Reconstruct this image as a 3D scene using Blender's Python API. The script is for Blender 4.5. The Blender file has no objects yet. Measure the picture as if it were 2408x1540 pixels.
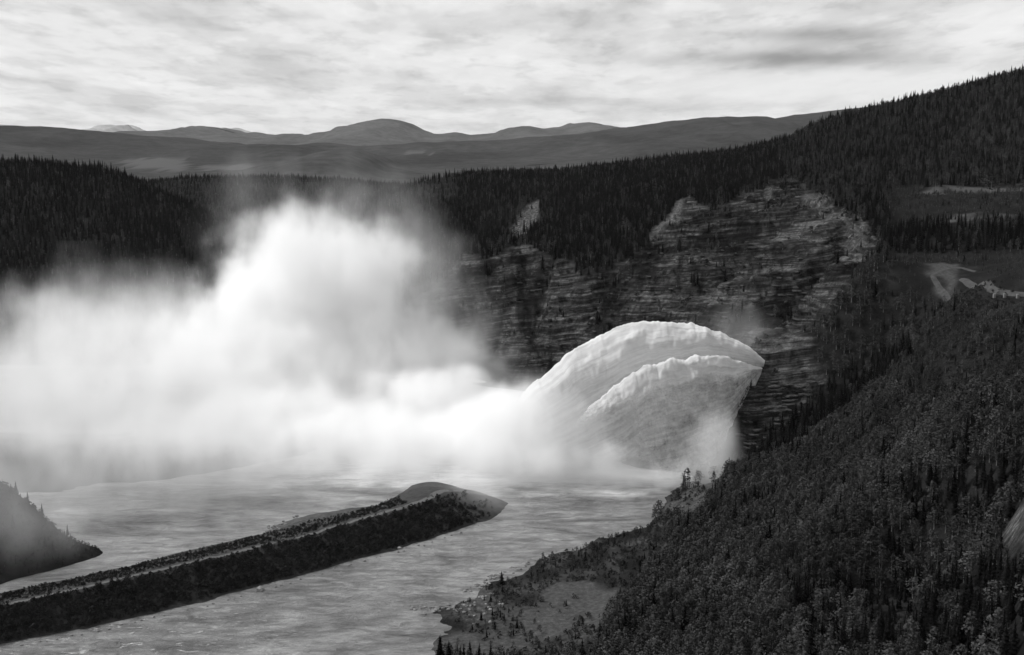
import bpy, bmesh, math, random
import numpy as np
from mathutils import Vector, Matrix

random.seed(7)
RNG = np.random.default_rng(7)
scene = bpy.context.scene
COL = scene.collection

# ------------------------------------------------------------------ camera
CAM_H = 250.0
FD, CXD, CYD = 2907.0, 1204.0, 770.0          # focal length and centre, in pixels of a 2408 px wide print
PITCH = math.radians(8.61)
cam_d = bpy.data.cameras.new('camera')
cam_d.sensor_width = 36.0
cam_d.lens = 36.0 * FD / 2408.0
cam_d.clip_start = 1.0
cam_d.clip_end = 120000.0
cam = bpy.data.objects.new('camera', cam_d)
cam.location = (0, 0, CAM_H)
cam.rotation_euler = (math.radians(90) - PITCH, 0, 0)
COL.objects.link(cam)
scene.camera = cam

# ------------------------------------------------------------------ world, sun, exposure
SUN_DIR = Vector((-0.66, 0.20, 0.70)).normalized()     # towards the sun
SUN_EL = math.asin(SUN_DIR.z)
SUN_AZ = math.atan2(SUN_DIR.x, SUN_DIR.y)

world = bpy.data.worlds.new('World')
scene.world = world
world.use_nodes = True
def build_world():
    nt = world.node_tree
    N, L = nt.nodes, nt.links
    N.clear()
    out = N.new('ShaderNodeOutputWorld')
    bg = N.new('ShaderNodeBackground')
    bg.inputs['Strength'].default_value = 0.1
    sky = N.new('ShaderNodeTexSky')
    sky.sky_type = 'NISHITA'
    sky.sun_disc = False
    sky.sun_elevation = SUN_EL
    sky.sun_rotation = SUN_AZ
    sky.altitude = 700
    bw = N.new('ShaderNodeRGBToBW')
    L.new(sky.outputs[0], bw.inputs[0])
    geo = N.new('ShaderNodeTexCoord')
    sep = N.new('ShaderNodeSeparateXYZ')
    L.new(geo.outputs['Generated'], sep.inputs[0])
    def math_(op, a, b=None, c=None):
        n = N.new('ShaderNodeMath'); n.operation = op
        for k, v in enumerate((a, b, c)):
            if v is None: continue
            if isinstance(v, (int, float)): n.inputs[k].default_value = v
            else: L.new(v, n.inputs[k])
        return n.outputs[0]
    zc = math_('MAXIMUM', sep.outputs[2], 0.0)
    den = math_('ADD', zc, 0.11)
    px = math_('DIVIDE', sep.outputs[0], den)
    py = math_('DIVIDE', sep.outputs[1], den)
    comb = N.new('ShaderNodeCombineXYZ')
    L.new(px, comb.inputs[0]); L.new(py, comb.inputs[1])
    def noise(scale, detail, rough, off, dist=0.0):
        mp = N.new('ShaderNodeMapping')
        mp.inputs['Location'].default_value = off
        mp.inputs['Scale'].default_value = (scale, scale * 0.5, 1)
        L.new(comb.outputs[0], mp.inputs[0])
        t = N.new('ShaderNodeTexNoise')
        t.inputs['Scale'].default_value = 1.0
        t.inputs['Detail'].default_value = detail
        t.inputs['Roughness'].default_value = rough
        t.inputs['Distortion'].default_value = dist
        L.new(mp.outputs[0], t.inputs['Vector'])
        return t.outputs[0]
    def ramp(src, pts):
        r = N.new('ShaderNodeValToRGB')
        r.color_ramp.interpolation = 'EASE'
        el = r.color_ramp.elements
        el[0].position, el[0].color = pts[0][0], (pts[0][1],) * 3 + (1,)
        el[1].position, el[1].color = pts[-1][0], (pts[-1][1],) * 3 + (1,)
        for p, v in pts[1:-1]:
            e = el.new(p); e.color = (v, v, v, 1)
        L.new(src, r.inputs[0])
        return r.outputs[0]
    n1 = noise(1.9, 10, 0.57, (3.7, 1.9, 0.0), 0.15)
    n2 = noise(5.5, 8, 0.6, (11.3, 4.1, 0.0), 0.1)
    c1 = ramp(n1, [(0.34, 0.64), (0.45, 0.77), (0.54, 0.89), (0.66, 0.97)])
    c2 = ramp(n2, [(0.33, 0.84), (0.5, 1.0), (0.7, 1.06)])
    cl = math_('MULTIPLY', c1, c2)
    # the long grey cloud bars in the upper right, and the bright gap below them
    def bar(x0, z0, sx, sz, amt):
        n3 = noise(3.2, 6, 0.62, (5.0 + x0, 2.0, 0.0), 0.3)
        az = math_('DIVIDE', sep.outputs[0], math_('MAXIMUM', sep.outputs[1], 0.05))
        w = math_('MULTIPLY', math_('SUBTRACT', n3, 0.5), 1.5)
        dx = math_('DIVIDE', math_('SUBTRACT', az, x0), sx)
        dz = math_('ADD', math_('DIVIDE', math_('SUBTRACT', sep.outputs[2], z0), sz), w)
        r2 = math_('ADD', math_('MULTIPLY', dx, dx), math_('MULTIPLY', dz, dz))
        g = math_('EXPONENT', math_('MULTIPLY', r2, -1.0))
        front = math_('GREATER_THAN', sep.outputs[1], 0.0)
        return math_('MULTIPLY', math_('MULTIPLY', g, front), amt)
    tot = None
    for b in ((0.225, 0.063, 0.090, 0.0075, 0.62), (0.235, 0.080, 0.070, 0.007, 0.50), (0.255, 0.103, 0.06, 0.008, 0.12),
              (-0.33, 0.104, 0.07, 0.006, 0.13), (0.12, 0.026, 0.05, 0.0045, 0.24), (0.02, 0.030, 0.08, 0.004, 0.18),
              (-0.10, 0.050, 0.05, 0.004, 0.10), (-0.18, 0.045, 0.09, 0.004, 0.08), (-0.03, 0.086, 0.06, 0.004, 0.08)):
        o = bar(*b)
        tot = o if tot is None else math_('ADD', tot, o)
    gap = bar(0.24, 0.040, 0.15, 0.016, 0.85)
    cl = math_('ADD', math_('MULTIPLY', cl, math_('SUBTRACT', 1.0, gap)), math_('MULTIPLY', gap, 0.93))
    cl = math_('MULTIPLY', cl, math_('SUBTRACT', 1.0, tot))
    cloud = math_('MULTIPLY', cl, SKY_CLOUD)
    mix = math_('ADD', math_('MULTIPLY', cloud, 0.88), math_('MULTIPLY', bw.outputs[0], 0.12))
    L.new(mix, bg.inputs['Color'])
    L.new(bg.outputs[0], out.inputs['Surface'])
SKY_CLOUD = 9.6
build_world()

sun_d = bpy.data.lights.new('sun', 'SUN')
sun_d.energy = 3.6
sun_d.angle = math.radians(3.0)
sun_d.color = (1, 1, 1)
sun = bpy.data.objects.new('sun', sun_d)
sun.rotation_euler = (-SUN_DIR).to_track_quat('-Z', 'Y').to_euler()
sun.location = (0, 0, 1500)
COL.objects.link(sun)

scene.view_settings.view_transform = 'Standard'
scene.view_settings.look = 'None'
scene.view_settings.gamma = 1.0
scene.view_settings.exposure = 0.0
scene.view_settings.use_curve_mapping = False
cy = scene.cycles
cy.max_bounces = 16
cy.diffuse_bounces = 2
cy.glossy_bounces = 2
cy.transmission_bounces = 4
cy.volume_bounces = 14
cy.transparent_max_bounces = 24
cy.volume_step_rate = 2.0
cy.volume_max_steps = 256
cy.use_denoising = True
cy.caustics_reflective = False
cy.caustics_refractive = False

# ------------------------------------------------------------------ picture -> world
ST, CT = math.sin(PITCH), math.cos(PITCH)
def ray(xd, yd):
    u = (np.asarray(xd, float) - CXD) / FD
    v = (CYD - np.asarray(yd, float)) / FD
    dy = CT + v * ST
    return u / dy, (-ST + v * CT) / dy            # X per metre forward, Z per metre forward
def at(xd, yd, Y):
    a, b = ray(xd, yd)
    return (float(a * Y), float(Y), float(CAM_H + b * Y))
def on(xd, yd, z=0.0):
    a, b = ray(xd, yd)
    Y = (z - CAM_H) / b
    return (float(a * Y), float(Y), float(z))
def proj(x, y, z):
    z = z - CAM_H
    fwd = y * CT - z * ST
    up = y * ST + z * CT
    return CXD + FD * x / fwd, CYD - FD * up / fwd

# ------------------------------------------------------------------ noise
def _h(ix, iy, s):
    n = (ix.astype(np.int64) * 374761393 + iy.astype(np.int64) * 668265263 + s * 974634777) & 0xffffffff
    n = ((n ^ (n >> 13)) * 1274126177) & 0xffffffff
    n = (n ^ (n >> 16)) & 0xffffffff
    return n / 4294967295.0
def vn(x, y, s=0):
    x = np.asarray(x, float); y = np.asarray(y, float)
    ix, iy = np.floor(x), np.floor(y)
    fx, fy = x - ix, y - iy
    fx = fx * fx * (3 - 2 * fx); fy = fy * fy * (3 - 2 * fy)
    a, b = _h(ix, iy, s), _h(ix + 1, iy, s)
    c, d = _h(ix, iy + 1, s), _h(ix + 1, iy + 1, s)
    return (a + (b - a) * fx) * (1 - fy) + (c + (d - c) * fx) * fy
def fbm(x, y, s=0, o=5, g=0.5):
    t, a, w = 0, 1.0, 0
    x = np.asarray(x, float); y = np.asarray(y, float)
    for k in range(o):
        t = t + a * (vn(x, y, s + 17 * k) - 0.5); w += a
        x, y = x * 2.03 + 5.1, y * 2.03 - 3.7
        a *= g
    return 2 * t / w
def sstep(a, b, x):
    t = np.clip((x - a) / (b - a), 0, 1)
    return t * t * (3 - 2 * t)
def inpoly(px, py, poly):
    px = np.asarray(px, float); py = np.asarray(py, float)
    inside = np.zeros(px.shape, bool)
    n = len(poly)
    for i in range(n):
        x0, y0 = poly[i]; x1, y1 = poly[(i + 1) % n]
        c = (y0 > py) != (y1 > py)
        with np.errstate(divide='ignore', invalid='ignore'):
            xx = (x1 - x0) * (py - y0) / (y1 - y0 + 1e-12) + x0
        inside ^= c & (px < xx)
    return inside

# ------------------------------------------------------------------ materials
def node_mat(name):
    m = bpy.data.materials.new(name)
    m.use_nodes = True
    nt = m.node_tree
    bs = nt.nodes['Principled BSDF']
    return m, nt, nt.nodes, nt.links, bs
class G:
    """small helper that writes shader maths"""
    def __init__(s, nt): s.N, s.L = nt.nodes, nt.links
    def m(s, op, a, b=None, c=None):
        n = s.N.new('ShaderNodeMath'); n.operation = op
        for k, v in enumerate((a, b, c)):
            if v is None: continue
            if isinstance(v, (int, float)): n.inputs[k].default_value = v
            else: s.L.new(v, n.inputs[k])
        return n.outputs[0]
    def noise(s, vec, scale, detail=5, rough=0.55, stretch=None, dist=0.0, off=(0, 0, 0)):
        t = s.N.new('ShaderNodeTexNoise')
        t.inputs['Scale'].default_value = scale
        t.inputs['Detail'].default_value = detail
        t.inputs['Roughness'].default_value = rough
        t.inputs['Distortion'].default_value = dist
        mp = s.N.new('ShaderNodeMapping')
        mp.inputs['Location'].default_value = off
        if stretch: mp.inputs['Scale'].default_value = stretch
        s.L.new(vec, mp.inputs[0]); s.L.new(mp.outputs[0], t.inputs['Vector'])
        return t.outputs[0]
    def ramp(s, src, pts):
        r = s.N.new('ShaderNodeValToRGB')
        el = r.color_ramp.elements
        el[0].position, el[0].color = pts[0][0], (pts[0][1],) * 3 + (1,)
        el[1].position, el[1].color = pts[-1][0], (pts[-1][1],) * 3 + (1,)
        for p, v in pts[1:-1]:
            e = el.new(p); e.color = (v, v, v, 1)
        s.L.new(src, r.inputs[0])
        return r.outputs[0]
    def mix(s, f, a, b):
        return s.m('ADD', s.m('MULTIPLY', a, s.m('SUBTRACT', 1.0, f)), s.m('MULTIPLY', b, f))
    def bump(s, h, strength, dist, nrm=None):
        b = s.N.new('ShaderNodeBump')
        b.inputs['Strength'].default_value = strength
        b.inputs['Distance'].default_value = dist
        s.L.new(h, b.inputs['Height'])
        if nrm: s.L.new(nrm, b.inputs['Normal'])
        return b.outputs[0]
    def attr(s, name):
        a = s.N.new('ShaderNodeAttribute'); a.attribute_name = name
        return a.outputs['Fac']
    def pos(s):
        return s.N.new('ShaderNodeNewGeometry').outputs['Position']

def mat_terrain():
    m, nt, N, L, bs = node_mat('hillside_ground')
    g = G(nt); P = g.pos()
    soil = g.ramp(g.noise(P, 0.05, 8, 0.65), [(0.3, 0.008), (0.5, 0.015), (0.7, 0.028)])
    rm = N.new('ShaderNodeVectorRotate'); rm.rotation_type = 'EULER_XYZ'; rm.inputs['Rotation'].default_value = (0.03, 0.15, 0)
    L.new(P, rm.inputs['Vector'])
    strat = g.m('ADD', g.m('MULTIPLY', g.noise(rm.outputs[0], 0.012, 7, 0.62, stretch=(1.0, 1.0, 24.0), dist=0.25), 0.6), g.m('MULTIPLY', g.noise(rm.outputs[0], 0.03, 6, 0.62, stretch=(1.0, 1.0, 26.0), dist=0.2), 0.4))
    fine = g.noise(P, 0.40, 8, 0.74, stretch=(1, 1, 1.8))
    rockv = g.m('MULTIPLY', g.ramp(strat, [(0.42, 0.016), (0.5, 0.042), (0.58, 0.115)]), g.ramp(fine, [(0.32, 0.5), (0.62, 1.25)]))
    brush = g.ramp(g.noise(P, 0.035, 9, 0.72, off=(30, 4, 0)), [(0.48, 0.0), (0.66, 0.7)])
    gul = g.ramp(g.noise(P, 0.016, 6, 0.6, stretch=(1.6, 0.5, 0.7), dist=0.6, off=(7, 3, 1)), [(0.42, 0.25), (0.56, 1.15)])
    jnt = g.ramp(g.noise(P, 0.09, 7, 0.7, stretch=(1.8, 1.8, 0.5), off=(3, 9, 2)), [(0.36, 0.4), (0.6, 1.25)])
    rockv = g.m('MULTIPLY', g.m('MULTIPLY', g.mix(brush, rockv, 0.022), gul), jnt)
    c = g.mix(g.attr('rock'), soil, rockv)
    palev = g.ramp(g.noise(P, 0.3, 7, 0.7, stretch=(1, 1, 0.35)), [(0.40, 0.03), (0.56, 0.09), (0.7, 0.24)])
    c = g.mix(g.attr('pale'), c, palev)
    grass = g.ramp(g.noise(P, 0.35, 6, 0.65), [(0.3, 0.035), (0.6, 0.075), (0.75, 0.12)])
    c = g.mix(g.attr('meadow'), c, grass)
    L.new(c, bs.inputs['Base Color'])
    bs.inputs['Roughness'].default_value = 0.95
    bs.inputs['Specular IOR Level'].default_value = 0.0
    h = g.m('ADD', g.m('MULTIPLY', g.noise(P, 0.35, 8, 0.7, stretch=(1, 1, 3.5)), g.attr('rock')), g.m('MULTIPLY', g.noise(P, 0.8, 5), 0.4))
    L.new(g.bump(h, 1.0, 2.5), bs.inputs['Normal'])
    return m

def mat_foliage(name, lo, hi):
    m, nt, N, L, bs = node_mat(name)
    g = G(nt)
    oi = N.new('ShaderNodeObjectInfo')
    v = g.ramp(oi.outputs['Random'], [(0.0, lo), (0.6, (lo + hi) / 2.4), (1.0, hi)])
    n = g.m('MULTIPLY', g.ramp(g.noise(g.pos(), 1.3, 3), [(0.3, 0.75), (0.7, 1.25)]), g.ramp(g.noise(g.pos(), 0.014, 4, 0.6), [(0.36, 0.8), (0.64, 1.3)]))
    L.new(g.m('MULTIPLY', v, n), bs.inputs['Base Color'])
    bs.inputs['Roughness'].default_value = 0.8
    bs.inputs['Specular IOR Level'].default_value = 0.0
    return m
def mat_plain(name, val, rough=0.9, var=0.3, scale=0.5, bump=0.3, spec=0.2):
    m, nt, N, L, bs = node_mat(name)
    g = G(nt); P = g.pos()
    n = g.ramp(g.noise(P, scale, 7, 0.65), [(0.3, val * (1 - var)), (0.7, val * (1 + var))])
    L.new(n, bs.inputs['Base Color'])
    bs.inputs['Roughness'].default_value = rough
    bs.inputs['Specular IOR Level'].default_value = spec
    if bump: L.new(g.bump(g.noise(P, scale * 3, 6, 0.7), bump, 1.0), bs.inputs['Normal'])
    return m
def mat_water():
    m, nt, N, L, bs = node_mat('river_water')
    g = G(nt); P = g.pos()
    big = g.noise(P, 0.014, 8, 0.66, stretch=(0.6, 1.2, 1), dist=2.2)
    rip = g.noise(P, 0.12, 8, 0.68, stretch=(0.45, 1.2, 1), dist=0.8)
    base = g.m('MULTIPLY', g.ramp(big, [(0.34, 0.10), (0.66, 0.30)]), g.ramp(rip, [(0.34, 0.6), (0.66, 1.45)]))
    foam = g.m('MULTIPLY', g.ramp(g.noise(P, 0.22, 9, 0.72, stretch=(0.5, 1.1, 1), dist=1.2), [(0.56, 0), (0.66, 1)]), g.attr('foam'))
    c = g.mix(foam, base, 0.62)
    c = g.mix(g.m('MULTIPLY', g.attr('froth'), g.ramp(rip, [(0.35, 0.5), (0.6, 1)])), c, 0.75)
    L.new(c, bs.inputs['Base Color'])
    bs.inputs['Roughness'].default_value = 0.32
    bs.inputs['IOR'].default_value = 1.33
    bs.inputs['Specular IOR Level'].default_value = 0.35
    h = g.m('ADD', g.m('MULTIPLY', rip, 1.6), g.noise(P, 0.5, 6, 0.65, stretch=(0.6, 1.1, 1), dist=0.8))
    L.new(g.bump(h, 1.0, 2.2), bs.inputs['Normal'])
    return m

M_TERR = mat_terrain()
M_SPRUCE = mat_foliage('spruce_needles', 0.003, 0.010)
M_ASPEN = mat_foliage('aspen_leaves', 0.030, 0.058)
M_SHRUB = mat_foliage('shrub_leaves', 0.010, 0.034)
M_BARK = mat_plain('bark', 0.08)
M_BIRCH = mat_plain('pale_bark', 0.22)
M_WATER = mat_water()
M_GRAVEL = mat_plain('gravel', 0.09, var=0.35, scale=0.8)
M_ROAD = mat_plain('road_gravel', 0.045, var=0.5, scale=0.25)
M_DIKE = mat_plain('dike_soil', 0.030, var=0.5, scale=0.25, bump=0.6)
M_STONE = mat_plain('stone', 0.17, var=0.5, scale=0.9, bump=0.5)
M_PALESTONE = mat_plain('pale_stone', 0.26, var=0.3, scale=0.9, bump=0.5)
M_CONC = mat_plain('weathered_concrete', 0.16, var=0.2, scale=0.7)

# ------------------------------------------------------------------ object helpers
def tag(o, label=None, cat=None, group=None, kind=None):
    if label: o['label'] = label
    if cat: o['category'] = cat
    if group: o['group'] = group
    if kind: o['kind'] = kind
    return o
def mesh_obj(name, v, f, mat, parent=None, smooth=True, attrs=None):
    me = bpy.data.meshes.new(name)
    v = np.asarray(v, np.float32); f = np.asarray(f, np.int32)
    k = f.shape[1]
    me.vertices.add(len(v)); me.vertices.foreach_set('co', v.ravel())
    me.loops.add(f.size); me.loops.foreach_set('vertex_index', f.ravel())
    me.polygons.add(len(f)); me.polygons.foreach_set('loop_start', np.arange(0, f.size, k, dtype=np.int32))
    me.update(calc_edges=True)
    me.polygons.foreach_set('use_smooth', np.full(len(f), smooth))
    for n, a in (attrs or {}).items():
        at_ = me.attributes.new(n, 'FLOAT', 'POINT'); at_.data.foreach_set('value', np.asarray(a, np.float32).ravel())
    me.materials.append(mat)
    me.update(); me.validate()
    o = bpy.data.objects.new(name, me); COL.objects.link(o)
    if parent: o.parent = parent
    return o
def grid_faces(nx, ny):
    i = np.arange(nx * ny).reshape(ny, nx)
    return np.stack([i[:-1, :-1], i[:-1, 1:], i[1:, 1:], i[1:, :-1]], -1).reshape(-1, 4)

# ------------------------------------------------------------------ terrain
C = []                                              # control points of the land
def cz(*p):
    for xd, yd, z in p: C.append(on(xd, yd, z))
def cy_(*p):
    for xd, yd, Y in p: C.append(at(xd, yd, Y))
def cw(*p):
    C.extend(p)
# right bank, foreground
cz((985, 1528, -1), (1000, 1505, -1), (1060, 1488, 1), (1100, 1487, 0.2), (1040, 1462, 0.5), (975, 1432, -0.5), (1010, 1432, -0.3), (1060, 1440, 1), (1130, 1430, 1),
   (1100, 1400, -2), (1128, 1378, 0), (1180, 1345, 0), (1250, 1322, 0), (1330, 1297, 0), (1400, 1272, 0), (1470, 1252, 0), (1535, 1232, 0), (1560, 1200, 0.5), (1580, 1165, 1))
cz((1300, 1335, 4), (1400, 1305, 5), (1490, 1285, 7), (1450, 1330, 9), (1560, 1245, 7), (1210, 1385, 3), (1350, 1350, 6), (1190, 1480, 3), (1150, 1460, 2.5), (1595, 1200, 8))
cz((1150, 1500, 3), (1100, 1535, 3), (1250, 1530, 5), (1200, 1440, 4), (1300, 1400, 6), (1390, 1410, 7), (1380, 1460, 8), (1300, 1460, 6),
   (1430, 1405, 9), (1450, 1470, 16), (1410, 1450, 8), (1550, 1440, 22), (1500, 1400, 15), (1500, 1540, 16), (1400, 1540, 8),
   (1500, 1320, 9), (1600, 1280, 15), (1600, 1350, 17), (1650, 1200, 16), (1615, 1180, 9),
   (1800, 1540, 33), (2100, 1540, 48), (2408, 1540, 66), (1700, 1440, 30), (1700, 1320, 24), (1900, 1400, 44), (1900, 1300, 42), (2100, 1350, 60), (2408, 1350, 82),
   (1800, 1200, 27), (2000, 1200, 47), (2200, 1200, 72), (2408, 1200, 92), (1900, 1120, 36), (2050, 1060, 62), (2200, 1000, 92), (2400, 1000, 118),
   (2408, 850, 140), (2250, 900, 108), (2600, 1540, 90), (2600, 1200, 125), (2600, 900, 160))
# crest of the near spur
cz((2110, 1465, 20), (2105, 1495, 26), (2190, 1450, 50), (2010, 1450, 42), (2110, 1410, 54))
cz((1660, 1140, 10), (1750, 1108, 22), (1850, 1088, 31), (1950, 1020, 51), (2050, 955, 71), (2120, 875, 95), (2200, 850, 108))
# gully behind it and rocks under the lip
cy_((1800, 1070, 875), (1880, 1010, 885), (1960, 940, 895), (2030, 880, 905), (1710, 1115, 872), (1735, 1060, 885), (1760, 990, 900), (1840, 960, 905),
    (1770, 930, 915), (1800, 885, 925), (1870, 880, 925), (1950, 830, 930), (1830, 820, 945), (2050, 780, 925), (1900, 760, 975))
cz((1590, 1130, 0), (1650, 1110, 2))
# terrace on the right
cz((2250, 800, 130), (2408, 835, 130), (2180, 640, 149), (2300, 680, 150), (2408, 700, 150), (2350, 640, 152), (2408, 610, 155), (2200, 600, 154), (2100, 620, 153),
   (2100, 560, 160), (2050, 640, 150), (2200, 545, 163), (2400, 560, 162), (2200, 522, 176), (2370, 522, 178), (2280, 505, 179), (2100, 520, 172),
   (2408, 470, 190), (2200, 450, 190), (2408, 440, 196), (2600, 700, 158), (2600, 520, 190), (2080, 470, 184), (2200, 440, 196))
# slope up to the right-hand skyline
cy_((2408, 380, 1650), (2200, 390, 1620), (2050, 420, 1550), (2408, 178, 2050), (2200, 232, 2080), (1950, 290, 2120), (2620, 120, 2050), (2300, 300, 1850), (2050, 350, 1850),
    (1830, 345, 2150), (1700, 380, 2200), (1600, 380, 2230), (1450, 397, 2280), (1350, 408, 2330), (1200, 415, 2400), (1000, 428, 2480),
    (1900, 400, 1750), (1750, 430, 1750))
# the cliff
cy_((1990, 690, 985), (1980, 610, 1070), (2000, 540, 1150), (1900, 470, 1300), (1940, 520, 1220), (1840, 620, 1130), (1820, 700, 1060), (1750, 690, 1080), (1780, 560, 1250),
    (1600, 690, 1165), (1500, 800, 1150), (1700, 800, 1020), (1620, 820, 1060), (1600, 570, 1350), (1750, 500, 1380), (1600, 480, 1620), (1400, 650, 1350),
    (1450, 720, 1240), (1200, 570, 1570), (1350, 480, 1880), (1100, 645, 1430), (1000, 700, 1380), (1200, 800, 1300), (1350, 800, 1220), (1350, 870, 1180), (1250, 900, 1230),
    (1450, 920, 1090), (1000, 490, 2050), (1000, 600, 1650), (1100, 860, 1290), (1550, 930, 1010), (1650, 900, 965), (1000, 800, 1330))
cy_((1250, 850, 1240), (1300, 700, 1330), (1250, 630, 1430), (1550, 640, 1250), (1680, 620, 1200))
# canyon beyond, left-hand hill, ridge behind
cy_((850, 560, 2300), (800, 470, 3000), (600, 460, 3100), (930, 440, 2900), (800, 424, 3350), (600, 418, 3350), (450, 421, 3300), (360, 432, 3300), (200, 430, 3300), (-200, 430, 3300),
    (0, 390, 2050), (100, 392, 2030), (200, 402, 2000), (270, 412, 1980), (330, 442, 1950), (400, 482, 1900), (460, 522, 1850), (500, 600, 1750), (420, 610, 1680), (380, 740, 1500),
    (0, 600, 1700), (200, 600, 1680), (0, 740, 1500), (200, 740, 1480), (-300, 390, 2050), (-300, 600, 1700), (440, 850, 1391), (200, 850, 1380), (0, 850, 1380), (-300, 850, 1380), (550, 740, 1650))
# hidden sides
cw((-900, 2700, 60), (-500, 2400, 20), (-300, 2200, 0), (-100, 2000, 5), (-160, 1700, -5), (-300, 3700, 90), (-1200, 3700, 90), (300, 2900, 120), (900, 2700, 220), (0, 2900, 110),
   (1500, 2000, 400), (1500, 1000, 230), (1300, 500, 160), (900, 300, 120), (500, 200, 80), (300, 150, 40), (150, 350, 8), (140, 200, 5), (1500, 3700, 200), (500, 3700, 110), (-1500, 2000, 220), (-1500, 1200, 110))
# left bank with its two spurs
cz((238, 1306, -0.5), (160, 1330, -0.5), (60, 1360, -1), (0, 1380, -1), (200, 1290, 4), (160, 1262, 9), (100, 1310, 7))
cw((-275, 735, 10), (-300, 740, 30), (-330, 742, 46), (-420, 740, 70), (-420, 680, 20), (-560, 720, 80), (-312, 765, -6), (-280, 752, -6), (-345, 780, -6), (-330, 825, -7), (-420, 820, 2), (-310, 730, 46), (-288, 727, 28), (-268, 726, 11),
   (-600, 900, 20), (-800, 700, 80), (-800, 500, 60), (-1100, 900, 110), (-500, 560, -3), (-600, 400, -3), (-380, 1080, -5))
cz((420, 1225, -3), (500, 1195, -3), (620, 1175, -3), (300, 1230, -5), (200, 1200, -6))
cw((-190, 930, -3), (-235, 930, 3), (-300, 940, 8), (-400, 940, 12), (-300, 875, -1), (-400, 860, 2), (-190, 990, 4), (-300, 1010, 4), (-100, 900, -6), (-150, 900, -6), (-230, 870, -5))
# river bed
for p in ((-120, 600, -9), (-60, 600, -7), (-200, 660, -9), (-5, 700, -7), (-60, 740, -9), (-200, 720, -7), (40, 800, -8), (0, 830, -9), (-120, 820, -9), (40, 900, -8), (-60, 930, -9), (-60, 640, -8),
          (90, 860, -6), (-100, 1050, -9), (0, 1080, -9), (-200, 1150, -8), (-300, 1200, -8), (60, 1010, -6), (-100, 1250, -7), (-90, 450, -9), (-200, 450, -9), (-90, 250, -9), (-400, 300, -6),
          (-240, 820, -6), (-450, 1200, -7), (-700, 1250, -6), (-1100, 1300, -6), (-70, 540, -7), (-200, 1350, -6), (-200, 1500, -5), (30, 1150, -5), (-150, 550, -9)):
    C.append(p)
CP = np.array(C)
SC = 28.0
def phi(d2): return -np.sqrt(d2 + SC * SC)
dx = CP[:, None, 0] - CP[None, :, 0]; dy = CP[:, None, 1] - CP[None, :, 1]
A = phi(dx * dx + dy * dy)
n = len(CP)
K = np.zeros((n + 1, n + 1)); K[:n, :n] = A + np.eye(n) * 1.5; K[:n, n] = 1; K[n, :n] = 1
wts = np.linalg.solve(K, np.append(CP[:, 2], 0))
res = A @ wts[:n] + wts[n] - CP[:, 2]
for q in np.argsort(-np.abs(res))[:14]: print('RES', [round(float(t), 1) for t in CP[q]], round(float(res[q]), 1), [round(float(t)) for t in proj(*CP[q])])
def base_z(x, y):
    x = np.asarray(x, float); y = np.asarray(y, float); sh = x.shape
    x = x.ravel(); y = y.ravel(); z = np.full(x.shape, wts[n])
    for k in range(0, len(x), 40000):
        d2 = (x[k:k + 40000, None] - CP[None, :, 0]) ** 2 + (y[k:k + 40000, None] - CP[None, :, 1]) ** 2
        z[k:k + 40000] += phi(d2) @ wts[:n]
    return z.reshape(sh)

def axis(segs):
    out = []
    for a, b, s in segs: out.append(np.arange(a, b, s))
    return np.unique(np.concatenate(out))
XS = axis([(-1500, -600, 14), (-600, -60, 7), (-60, 440, 1.7), (440, 760, 4), (760, 1501, 14)])
YS = axis([(120, 500, 14), (500, 860, 3.2), (860, 1420, 1.7), (1420, 2500, 7), (2500, 3801, 18)])
GX, GY = np.meshgrid(XS, YS)
Z0 = base_z(GX, GY)

ROCK = [(960, 720), (1040, 640), (1130, 600), (1230, 590), (1330, 625), (1430, 630), (1520, 560), (1610, 490), (1720, 480), (1800, 425), (1900, 440), (2000, 480), (2060, 560), (2010, 640),
        (1990, 710), (1930, 760), (1900, 850), (1960, 900), (1880, 970), (1790, 1050), (1720, 1110), (1560, 1120), (1300, 930), (1150, 930), (1000, 880)]
PALE = [[(1885, 455), (1920, 445), (1965, 470), (1975, 500), (1950, 520), (1900, 490)], [(1965, 500), (2000, 480), (1990, 540), (1965, 525)], [(1995, 520), (2045, 530), (2035, 560), (1990, 560)],
        [(1180, 545), (1215, 505), (1270, 470), (1260, 520), (1225, 560)], [(1515, 555), (1600, 470), (1615, 480), (1590, 520), (1530, 565)], [(1790, 480), (1815, 430), (1815, 470)],
        [(1575, 1262), (1600, 1215), (1660, 1150), (1700, 1120), (1680, 1160), (1620, 1235)], [(2355, 1255), (2420, 1195), (2440, 1260), (2385, 1285)], [(2080, 1545), (2140, 1522), (2230, 1532), (2230, 1560)],
        [(1375, 1465), (1405, 1420), (1440, 1382), (1470, 1380), (1440, 1402), (1412, 1425), (1410, 1465)], [(1060, 1440), (1100, 1425), (1150, 1400), (1170, 1440), (1110, 1480)]]
MEADOW = [[(2200, 522), (2230, 503), (2370, 503), (2372, 524)], [(1270, 1400), (1320, 1365), (1460, 1370), (1410, 1440), (1340, 1450)], [(2130, 450), (2200, 436), (2420, 436), (2420, 452), (2300, 460)],
          [(1560, 1150), (1600, 1115), (1720, 1105), (1640, 1230), (1560, 1240)], [(1000, 1545), (1020, 1500), (1120, 1490), (1230, 1500), (1230, 1545)], [(2170, 620), (2260, 625), (2230, 700), (2200, 700)],
          [(1420, 1290), (1500, 1255), (1560, 1235), (1520, 1290)], [(1180, 1440), (1290, 1400), (1350, 1450), (1250, 1500)]]
XD, YD = proj(GX, GY, Z0)
wob = 14 * fbm(XD / 60, YD / 60, 3, 4)
wob2 = 14 * fbm(XD / 60, YD / 60, 9, 4)
def mask(polys, scale=1.0):
    m = np.zeros(GX.shape)
    for p in polys: m = np.maximum(m, inpoly(XD + wob * scale, YD + wob2 * scale, p).astype(float))
    return m
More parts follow.
